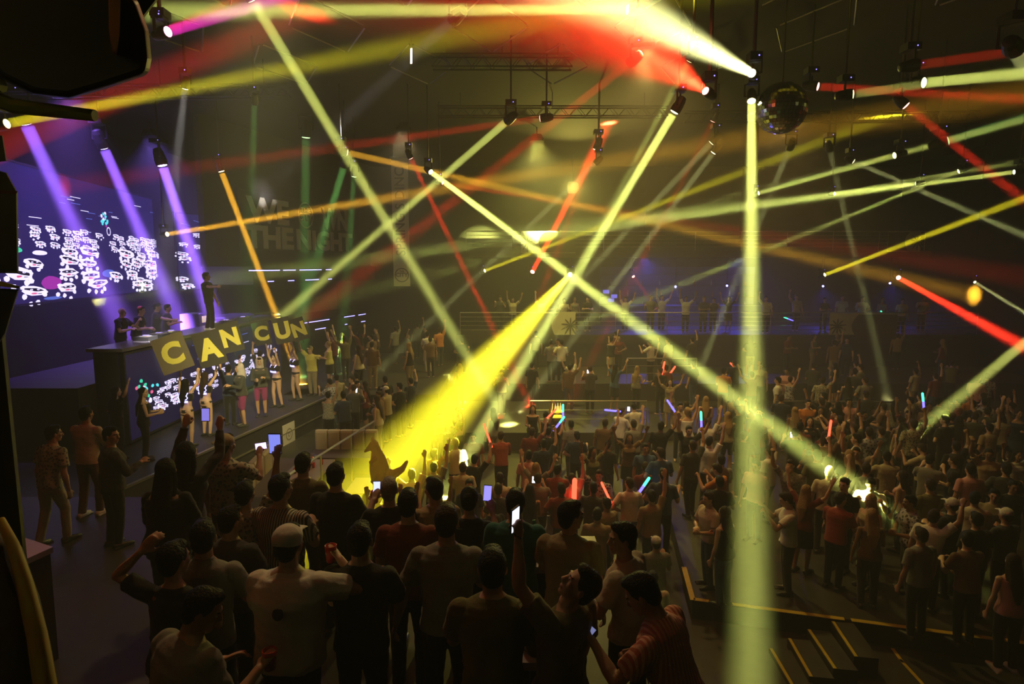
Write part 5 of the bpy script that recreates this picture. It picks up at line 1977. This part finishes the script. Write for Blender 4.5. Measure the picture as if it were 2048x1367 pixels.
mb.tube([kq(768, 950), kq(790, 947), kq(805, 937), kq(814, 923)], [.14, .085, .055, .03], 12, round_ends=True)
for dy in (-.12, .12):
    mb.tube([kq(752, 913) + V((0, dy, 0)), kq(743, 920) + V((0, dy, 0)), kq(746, 925) + V((0, dy, 0))], [.04, .03, .025], 8, round_ends=True)
    mb.tube([kq(764, 950) + V((0, dy, 0)), kq(757, 962) + V((0, dy, 0))], [.11, .06], 10, round_ends=True)
    mb.tube([kq(757, 962) + V((0, dy, 0)), kq(747, 958) + V((0, dy, 0))], [.04, .03], 8, round_ends=True)
kme = remesh(mb, 'inflatable_kangaroo', .012, 2)
kme.materials.append(MK)
kme.transform(Matrix.Translation(-kg))
ko = bpy.data.objects.new('inflatable_kangaroo', kme)
C.objects.link(ko)
ko.location = kg
tag(ko, 'yellow-lit inflatable kangaroo held above the crowd left of the yellow beam', 'inflatable toy')
kb = Body(dict(L='up', R='up'), .011, False)
ky_ = V((kg.x + .02, KY, 0))
o = place(kb, V((kg.x, KY + .05, 0)), .2, 'person carrying the inflatable kangaroo on raised hands', 'grey', 'black', 1, 'black', 1.0)

# ================================================================ THE CROWD
POSES = [
    dict(L='down', R='down'), dict(L='down', R='up', hy=-.2, step=.3), dict(L='upout', R='up', step=.2), dict(L='phone', R='phone', hp=-.3),
    dict(L='hip', R='drink', hy=.5), dict(L='front', R='front', lean=.12, hy=-.4), dict(L='down', R='upgrip', side=.06, step=.4), dict(L='bent', R='cross', twist=.3),
]
FPOSES = [
    dict(L='down', R='bent', fem=True, hair='long', top='tank', bottom='trousers'), dict(L='upout', R='upout', fem=True, hair='long', top='tshirt', bottom='skirt', step=.2),
    dict(L='hip', R='phone', fem=True, hair='wavy', top='tshirt', bottom='shorts'), dict(L='front', R='up', fem=True, hair='bun', top='tank', bottom='skirt', hy=.4),
]
PDESC = ['arms down', 'one arm up', 'both arms up', 'hands at the chest', 'holding a drink', 'hands in front', 'one fist up', 'arms crossed', 'arm bent', 'both arms up', 'phone in hand', 'one arm up']
CROWDB = [Body(p_, .0125, False) for p_ in POSES + FPOSES]
CAPB = Body(dict(L='front', R='drink', hat='cap'), .0125, False)
crowd = []     # (zone, x, y, z, yaw, proto, shirt, pants, skin, hair, scale)
ZONES = {'dance': 'yellow-edged dance floor', 'floor': 'main floor', 'step': 'middle step', 'upper': 'upper step', 'balc': 'far balcony', 'rear': 'rear left platform', 'lounge': 'by the sofas'}


def add(zone, x, y, z, yaw, proto, shirt, pants='black', skin=None, hair=None, scale=None):
    rnd_ = random.Random(int(x * 97 + y * 131))
    crowd.append([zone, x, y, z, yaw, proto, shirt, pants, rnd_.choice((0, 1, 1, 2)) if skin is None else skin, hair or rnd_.choice(('black', 'black', 'black', 'brown', 'brown', 'blond' if proto in (8, 9, 10, 11) else 'black')), scale or rnd_.uniform(.94, 1.03)])
    PLACED.append((x, y, z))


def add_px(zone, px, py, z, yaw, proto, shirt, pants='black', **k):
    b = CAPB if proto == 'cap' else CROWDB[proto]
    p = head_at(b, px, py, z, yaw, k.get('scale') or 1.0)
    k['scale'] = k.get('scale') or 1.0
    add(zone, p.x, p.y, z, yaw, proto, shirt, pants, **k)
    return p


# people one can pick out in the photograph
add_px('dance', 1567, 985, ZP, 1.3, 3, 'white', 'charcoal', skin=0, scale=1.04)
add_px('dance', 1418, 985, ZP, 1.6, 7, 'cream', 'denim', skin=0)
add_px('dance', 1447, 1010, ZP, .6, 8, 'black', 'denim', skin=0, hair='brown')
add_px('floor', 1312, 1072, 0, .1, 'cap', 'grey', 'khaki', scale=.92)
add_px('floor', 1306, 1142, 0, .1, 5, 'cream', 'black', scale=.95)
add_px('dance', 1660, 932, ZP, -.5, 6, 'cream', 'black', skin=0, hair='blond')
add_px('dance', 1706, 957, ZP, 2.2, 0, 'black', 'black', skin=0, hair='brown', scale=1.03)
add_px('dance', 1735, 960, ZP, 2.6, 3, 'cream', 'black', skin=0)
add_px('dance', 1752, 985, ZP, 1.9, 8, 'beige', 'black', skin=0, hair='blond')
add_px('dance', 1690, 985, ZP, -.9, 5, 'red', 'black', skin=0, hair='brown')
add_px('dance', 1824, 990, ZP, 1.2, 7, 'floral', 'black', skin=2)
add_px('dance', 1898, 990, ZP, .4, 'cap', 'black', 'black')
add_px('dance', 1935, 985, ZP, -.5, 5, 'cream', 'black')
add_px('dance', 1870, 1018, ZP, -.9, 6, 'white', 'black')
add_px('dance', 2012, 1015, ZP, .2, 'cap', 'charcoal', 'black')
add_px('dance', 1950, 1022, ZP, .1, 0, 'black', 'black')
add_px('dance', 1960, 1075, ZP, .1, 5, 'brown', 'black')
add_px('dance', 1850, 1055, ZP, .2, 0, 'grey', 'black', scale=1.0)
add_px('dance', 1990, 1090, ZP, -.1, 8, 'pink', 'black', skin=0)
add_px('step', 1781, 848, .6, 1.0, 0, 'white', 'black', skin=1)
add_px('step', 1838, 838, .6, -.6, 6, 'patterned', 'black', skin=1)
add_px('step', 1990, 835, .6, .0, 4, 'grey', 'black')
add_px('upper', 1392, 700, 1.3, .8, 0, 'cream', 'cream', skin=0, scale=1.05)
add_px('upper', 1424, 748, 1.3, .8, 3, 'white', 'black')
add_px('upper', 1160, 736, 1.3, .1, 4, 'cream', 'black')
add_px('upper', 1125, 722, 1.3, .3, 5, 'grey', 'black')
add_px('floor', 911, 876, 0, .3, 0, 'cream', 'black', hair='blond')
add_px('floor', 1002, 862, 0, .2, 5, 'red', 'black', hair='brown')
add_px('floor', 932, 918, 0, .0, 0, 'cream', 'black')
add_px('floor', 1000, 945, 0, .1, 0, 'cream', 'beige')
add_px('floor', 1058, 900, 0, -.1, 0, 'pink', 'black')
add_px('floor', 1110, 938, 0, -.2, 5, 'red', 'black')
add_px('floor', 1160, 960, 0, .4, 1, 'pink', 'black', skin=0)
add_px('floor', 1195, 1015, 0, -.2, 0, 'khaki', 'khaki')
add_px('floor', 1012, 965, 0, .2, 0, 'charcoal', 'black')
add_px('floor', 1070, 960, 0, .2, 8, 'charcoal', 'black')
add_px('floor', 735, 985, 0, -.4, 1, 'tan', 'black', skin=0)
add_px('floor', 830, 935, 0, .3, 2, 'pink', 'black', skin=0)
add_px('floor', 862, 925, 0, .2, 1, 'grey', 'black', skin=0)
add_px('lounge', 770, 772, .6, 1.2, 'cap', 'beige', 'black', skin=0)
add_px('lounge', 752, 790, .6, 1.4, 8, 'cream', 'beige', skin=0, hair='brown')
add_px('lounge', 636, 757, .6, .9, 3, 'floral', 'denim')
add_px('lounge', 798, 765, .6, .8, 4, 'black', 'black', skin=0)
add_px('lounge', 728, 762, .6, 1.6, 10, 'maroon', 'black', skin=0, hair='brown')
add_px('lounge', 668, 748, .6, .6, 5, 'khaki', 'denim')
add_px('lounge', 715, 742, .6, .6, 0, 'charcoal', 'black')
add_px('rear', 655, 682, 1.5, 1.5, 11, 'yellow', 'black', hair='blond')
add_px('rear', 620, 668, 1.5, 1.5, 2, 'maroon', 'black', skin=0)
add_px('rear', 683, 665, 1.5, 1.2, 8, 'maroon', 'black', skin=0)
add_px('rear', 660, 718, 1.5, 1.1, 8, 'cream', 'black', skin=0)
add_px('rear', 718, 660, 1.5, 1.0, 9, 'maroon', 'black', skin=0)
add_px('rear', 742, 668, 1.5, 1.0, 4, 'brown', 'black', skin=0)
add_px('rear', 790, 652, 1.5, .8, 6, 'grey', 'black')
add_px('rear', 835, 645, 1.5, .4, 6, 'charcoal', 'black')
add_px('rear', 855, 662, 1.5, .4, 5, 'cream', 'cream')
for px in (1005, 1022, 1082, 1105, 1128, 1148, 1175, 1300, 1322, 1405, 1425, 1455, 1250, 1370, 1530, 1590, 1645, 1680, 1720, 1760, 1800, 1840):
    p = stand_at(px, 29.4 + (px % 9) * .16, 2.8)
    add('balc', p.x, p.y, 2.8, PI - .2 + (px % 5) * .1, (px * 7) % 12, ('cream', 'charcoal', 'white', 'blue', 'grey', 'charcoal', 'beige', 'black')[px % 8], 'black')


HELD = []


def hold_px(kind, x0, y0, x1, y1, zone, zf, pr_, shirt, label, col='gb', r=.026):
    """a person whose right hand is seen at (x0, y0) holding a stick or a phone"""
    b = CROWDB[pr_]
    an = b.anchor['R'] if kind == 'stick' or pr_ != 3 else (b.anchor['R'] + b.anchor['L']) / 2
    yaw = ((x0 * 7 + y0) % 10 - 5) * .08
    q = PZ(x0, y0, zf + an.z)
    rv = Matrix.Rotation(yaw, 3, 'Z') @ V((an.x, an.y, 0))
    add(zone, q.x - rv.x, q.y - rv.y, zf, yaw, pr_, shirt, 'black', scale=1.0)
    crowd[-1].append('fixed')
    HELD.append((kind, q, (x1, y1), label, col, r))


for args in (('stick', 1403, 857, 1402, 828, 'dance', ZP, 6, 'charcoal', 'upright blue-green light stick in the middle of the dance floor crowd', 'gb'),
             ('stick', 1277, 986, 1295, 960, 'floor', 0, 4, 'white', 'tilted blue-green light stick held by a white shirt', 'gb', .03),
             ('stick', 1126, 838, 1126, 822, 'floor', 0, 6, 'black', 'blue-green light stick beside the small lit table', 'gb'),
             ('stick', 1110, 857, 1117, 848, 'floor', 0, 6, 'navy', 'small tilted blue-green light stick below the small lit table', 'gb'),
             ('stick', 1848, 818, 1846, 797, 'step', .6, 6, 'patterned', 'blue-green light stick raised on the step at the right', 'gb'),
             ('stick', 1352, 826, 1344, 814, 'dance', ZP, 6, 'black', 'blue light stick left of the upright one', 'blue'),
             ('stick', 1237, 822, 1227, 821, 'floor', 0, 6, 'brown', 'short blue light stick beside the bright phone', 'blue'),
             ('stick', 1220, 1000, 1209, 977, 'floor', 0, 4, 'charcoal', 'red light stick left of the white shirt', 'red'),
             ('stick', 1092, 838, 1101, 829, 'floor', 0, 6, 'maroon', 'red light stick left of the small lit table', 'red'),
             ('stick', 982, 888, 968, 848, 'floor', 0, 6, 'black', 'long red light stick near the yellow beam', 'red', .022),
             ('stick', 1657, 876, 1661, 848, 'dance', ZP, 6, 'olive', 'red light stick above the flat tray', 'red'),
             ('stick', 1322, 755, 1329, 724, 'step', .6, 4, 'black', 'red light stick, left of the red tangle on the steps', 'red', .035),
             ('stick', 1338, 750, 1350, 733, 'step', .6, 4, 'maroon', 'red light stick, right of the red tangle on the steps', 'red', .035),
             ('stick', 1475, 740, 1468, 733, 'step', .6, 4, 'black', 'small red light stick right of the red tangle on the steps', 'red', .03),
             ('stick', 1333, 925, 1310, 905, 'dance', ZP, 4, 'blue', 'pale unlit stick above the white shirt', 'off', .025),
             ('stick', 1358, 974, 1322, 966, 'dance', ZP, 4, 'denim', 'yellowish unlit stick pointing left at the edge of the dance floor', 'off', .028),
             ('stick', 1880, 858, 1900, 853, 'step', .6, 4, 'black', 'pale unlit stick pointing right from the step', 'off', .03),
             ('stick', 1148, 998, 1149, 972, 'floor', 0, 4, 'red', 'wide red light stick behind the turned head', 'red', .05),
             ('phone', 1257, 819, 0, 0, 'floor', 0, 3, 'white', 'tiny bright phone beside the short blue stick'),
             ('phone', 1068, 961, 0, 0, 'floor', 0, 3, 'grey', 'tiny bright phone behind the teal tee'),
             ('phone', 1583, 871, 0, 0, 'dance', ZP, 3, 'black', 'tiny bright phone right of the vertical beam'),
             ('phone', 1176, 744, 0, 0, 'step', .6, 3, 'charcoal', 'tiny bright phone far left of the upright stick'),
             ('phone', 712, 782, 0, 0, 'lounge', .6, 3, 'pinstripe', 'tiny bright phone by the pinstriped shirt')):
    hold_px(*args)


def scatter(zone, n, xr_, yr_, z, gap, ok=lambda x, y: True, dark=.6, yawc=0.0, tries=4000):
    rnd_ = random.Random(hash(zone) % 1000 if False else len(zone) * 7 + int(z * 10) + n)
    c_ = 0
    for _ in range(tries):
        if c_ >= n:
            break
        x, y = rnd_.uniform(*xr_), rnd_.uniform(*yr_)
        if not ok(x, y) or any(abs(pz_ - z) < .3 and (x - px_) ** 2 + (y - py_) ** 2 < gap * gap for px_, py_, pz_ in PLACED):
            continue
        # only those who would be in the picture
        if abs(x) / y * FPX > 1040:
            continue
        sh = rnd_.choice(('black', 'black', 'charcoal', 'navy', 'brown', 'maroon', 'olive')) if rnd_.random() < dark else rnd_.choice(('white', 'cream', 'grey', 'beige', 'pink', 'khaki', 'tan', 'floral', 'checked', 'orange', 'blue'))
        pr_ = rnd_.choice((0, 1, 2, 3, 4, 5, 6, 7, 8, 9, 10, 11, 0, 5, 8))
        add(zone, x, y, z, yawc + rnd_.uniform(-1.0, 1.0) + (PI if rnd_.random() < .25 else 0), pr_, sh, rnd_.choice(('black', 'black', 'denim', 'charcoal', 'khaki')))
        c_ += 1


ndir = V((-dirL.y, dirL.x, 0))


def on_dance(x, y):
    q = V((x, y, 0)) - V((pA.x, pA.y, 0))
    lx = q.dot(V((dirL.y, -dirL.x, 0)))
    # keep a little inside the taped edges
    f = V((dirF.x, dirF.y, 0))
    ly = q.dot(V((-f.y, f.x, 0)))
    bx_ = 3.05 + (y - 7.3) * .33      # the straight vertical beam passes here
    return lx > .35 and ly > .4 and y < 19.4 and not (ly < 1.6 and x < 4.6) and not (ly < 2.6 and abs(x / y * FPX - 481) < 45)


def on_floor(x, y):
    q = V((x, y, 0)) - V((pA.x, pA.y, 0))
    return q.dot(V((dirL.y, -dirL.x, 0))) < -.4 and x > -2.5 and (x - 2.3) ** 2 + (y - 10.2) ** 2 > 1.0 and not (x > 1.6 and y < 11.2)


scatter('dance', 90, (1.5, 17), (9.2, 19.3), ZP, .55, on_dance)
scatter('floor', 26, (-2.4, 4.2), (10.5, 19.3), 0, .66, on_floor, .62)
scatter('step', 25, (-2.2, 18), (20.5, 24.2), .6, .8, dark=.66)
scatter('upper', 18, (-2.2, 18), (25.2, 28.4), 1.3, .85, dark=.66)
scatter('rear', 8, (-6.6, -3.2), (22.5, 29), 1.5, .8, dark=.8, yawc=1.0)
scatter('lounge', 7, (-5.6, -3.2), (17.4, 21), .6, .6, dark=.8, yawc=.8)

# nobody stands inside somebody else: push close pairs apart a little
for _ in range(30):
    for i in range(len(crowd)):
        for j in range(i + 1, len(crowd)):
            a_, b_ = crowd[i], crowd[j]
            if abs(a_[3] - b_[3]) > .3:
                continue
            dx, dy = b_[1] - a_[1], b_[2] - a_[2]
            d_ = math.hypot(dx, dy)
            if d_ < .62:
                k_ = (.62 - d_) / 2 / max(d_, .01) + .01
                if a_[-1] != 'fixed':
                    a_[1] -= dx * k_
                    a_[2] -= dy * k_
                if b_[-1] != 'fixed':
                    b_[1] += dx * k_
                    b_[2] += dy * k_
LIM = {'step': (-2.3, 21.5, 20.35, 24.35), 'upper': (-2.3, 21.5, 24.95, 28.6), 'rear': (-7.2, -2.95, 21.8, 31), 'lounge': (-5.9, -3.15, 17.3, 21.2), 'balc': (-2.3, 21.5, 29.2, 32.5)}
for c_ in crowd:
    if c_[0] in LIM:
        l_ = LIM[c_[0]]
        c_[1] = min(max(c_[1], l_[0]), l_[1])
        if c_[-1] != 'fixed':
            c_[2] = min(max(c_[2], l_[2]), l_[3])
for c_ in crowd:
    if c_[-1] == 'fixed':
        c_.pop()

groups = {}
for c_ in crowd:
    d_ = PDESC[8 if c_[5] == 'cap' and False else (4 if c_[5] == 'cap' else c_[5])]
    c_.append(('cap and ' if c_[5] == 'cap' else '') + c_[6] + ' top, ' + d_)
    px_ = c_[1] / c_[2]
    groups.setdefault((c_[0], c_[11]), []).append((px_, c_))
for (zn, ds), L_ in groups.items():
    L_.sort(key=lambda q: q[0])
    for i, (_, c_) in enumerate(L_):
        _, x, y, z, yaw, pr_, sh, pn_, sk_, hr_, sc_, _ = c_
        lab = 'person in %s, %s' % (ds, ZONES[zn]) + ('' if len(L_) == 1 else ', %s' % ordinal(i, len(L_)))
        place(CAPB if pr_ == 'cap' else CROWDB[pr_], (x, y, z), yaw, lab, sh, pn_, sk_, hr_, sc_, shoes=(y < 14), shoe='white' if int(x * 10) % 3 == 0 else 'dark', group='people ' + ZONES[zn])

# light sticks and phones in the crowd (lower end, upper end, height above their floor is real)
def st_px(x0, y0, x1, y1, Y, label, kind, r=.026):
    stick(P(x0, y0, Y), P(x1, y1, Y + .1), label, kind, r)


for kind, q, (x1, y1), label, col, r_ in HELD:
    if kind == 'stick':
        e_ = P(x1, y1, q.y + .05)
        d_ = (e_ - q)
        d_ = d_.normalized() * max(.38, min(d_.length, .62))
        stick(q - d_ * .12, q + d_, label, col, r_)
    else:
        phone(q + V((0, -.01, .03)), (.1, 0, 1), (.2, -1, .2), label, True, (.09, .15), (.85, .88, 1.0), 4.0)
for args in ((1700, 640, 1696, 628, 29.25, 'green-blue light stick on the balcony at the right', 'gb', .03),
             (1768, 634, 1762, 622, 29.25, 'green-blue light stick near the right end of the balcony', 'gb', .03),
             (1586, 641, 1568, 634, 28.95, 'many-coloured light stick leaning on the balcony railing', 'gb', .025)):
    st_px(*args)
# small lit service table with bottles in the middle of the hall
tq = P(1113, 822, 18.6)
tt = thing('service_table', (tq.x, tq.y, 0), 'small brightly lit table with yellow sides and bottles in mid crowd', 'table')
zt_ = tq.z
for k_, zz in enumerate((zt_, zt_ - .16)):
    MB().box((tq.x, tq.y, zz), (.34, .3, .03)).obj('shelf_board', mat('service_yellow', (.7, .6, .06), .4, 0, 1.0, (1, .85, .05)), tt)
for sx_ in (-.16, .16):
    for sy_ in (-.13, .13):
        MB().tube([(tq.x + sx_, tq.y + sy_, 0), (tq.x + sx_, tq.y + sy_, zt_)], .012, 6).obj('leg', M_GREY, tt)
for i in range(4):
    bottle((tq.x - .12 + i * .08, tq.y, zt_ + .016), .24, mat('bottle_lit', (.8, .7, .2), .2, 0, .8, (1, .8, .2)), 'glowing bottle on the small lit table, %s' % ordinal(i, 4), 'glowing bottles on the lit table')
# serving boards held in the crowd
tr = P(1652, 885, 15.5)
t_ = MB().box(tr, (.42, .3, .02)).obj('tray', mat('tray_dark', (.15, .03, .02), .4), loc=tr)
tag(t_, 'flat tray held up below the red light stick at the right', 'tray')

bpy.data.scenes.remove(WS)
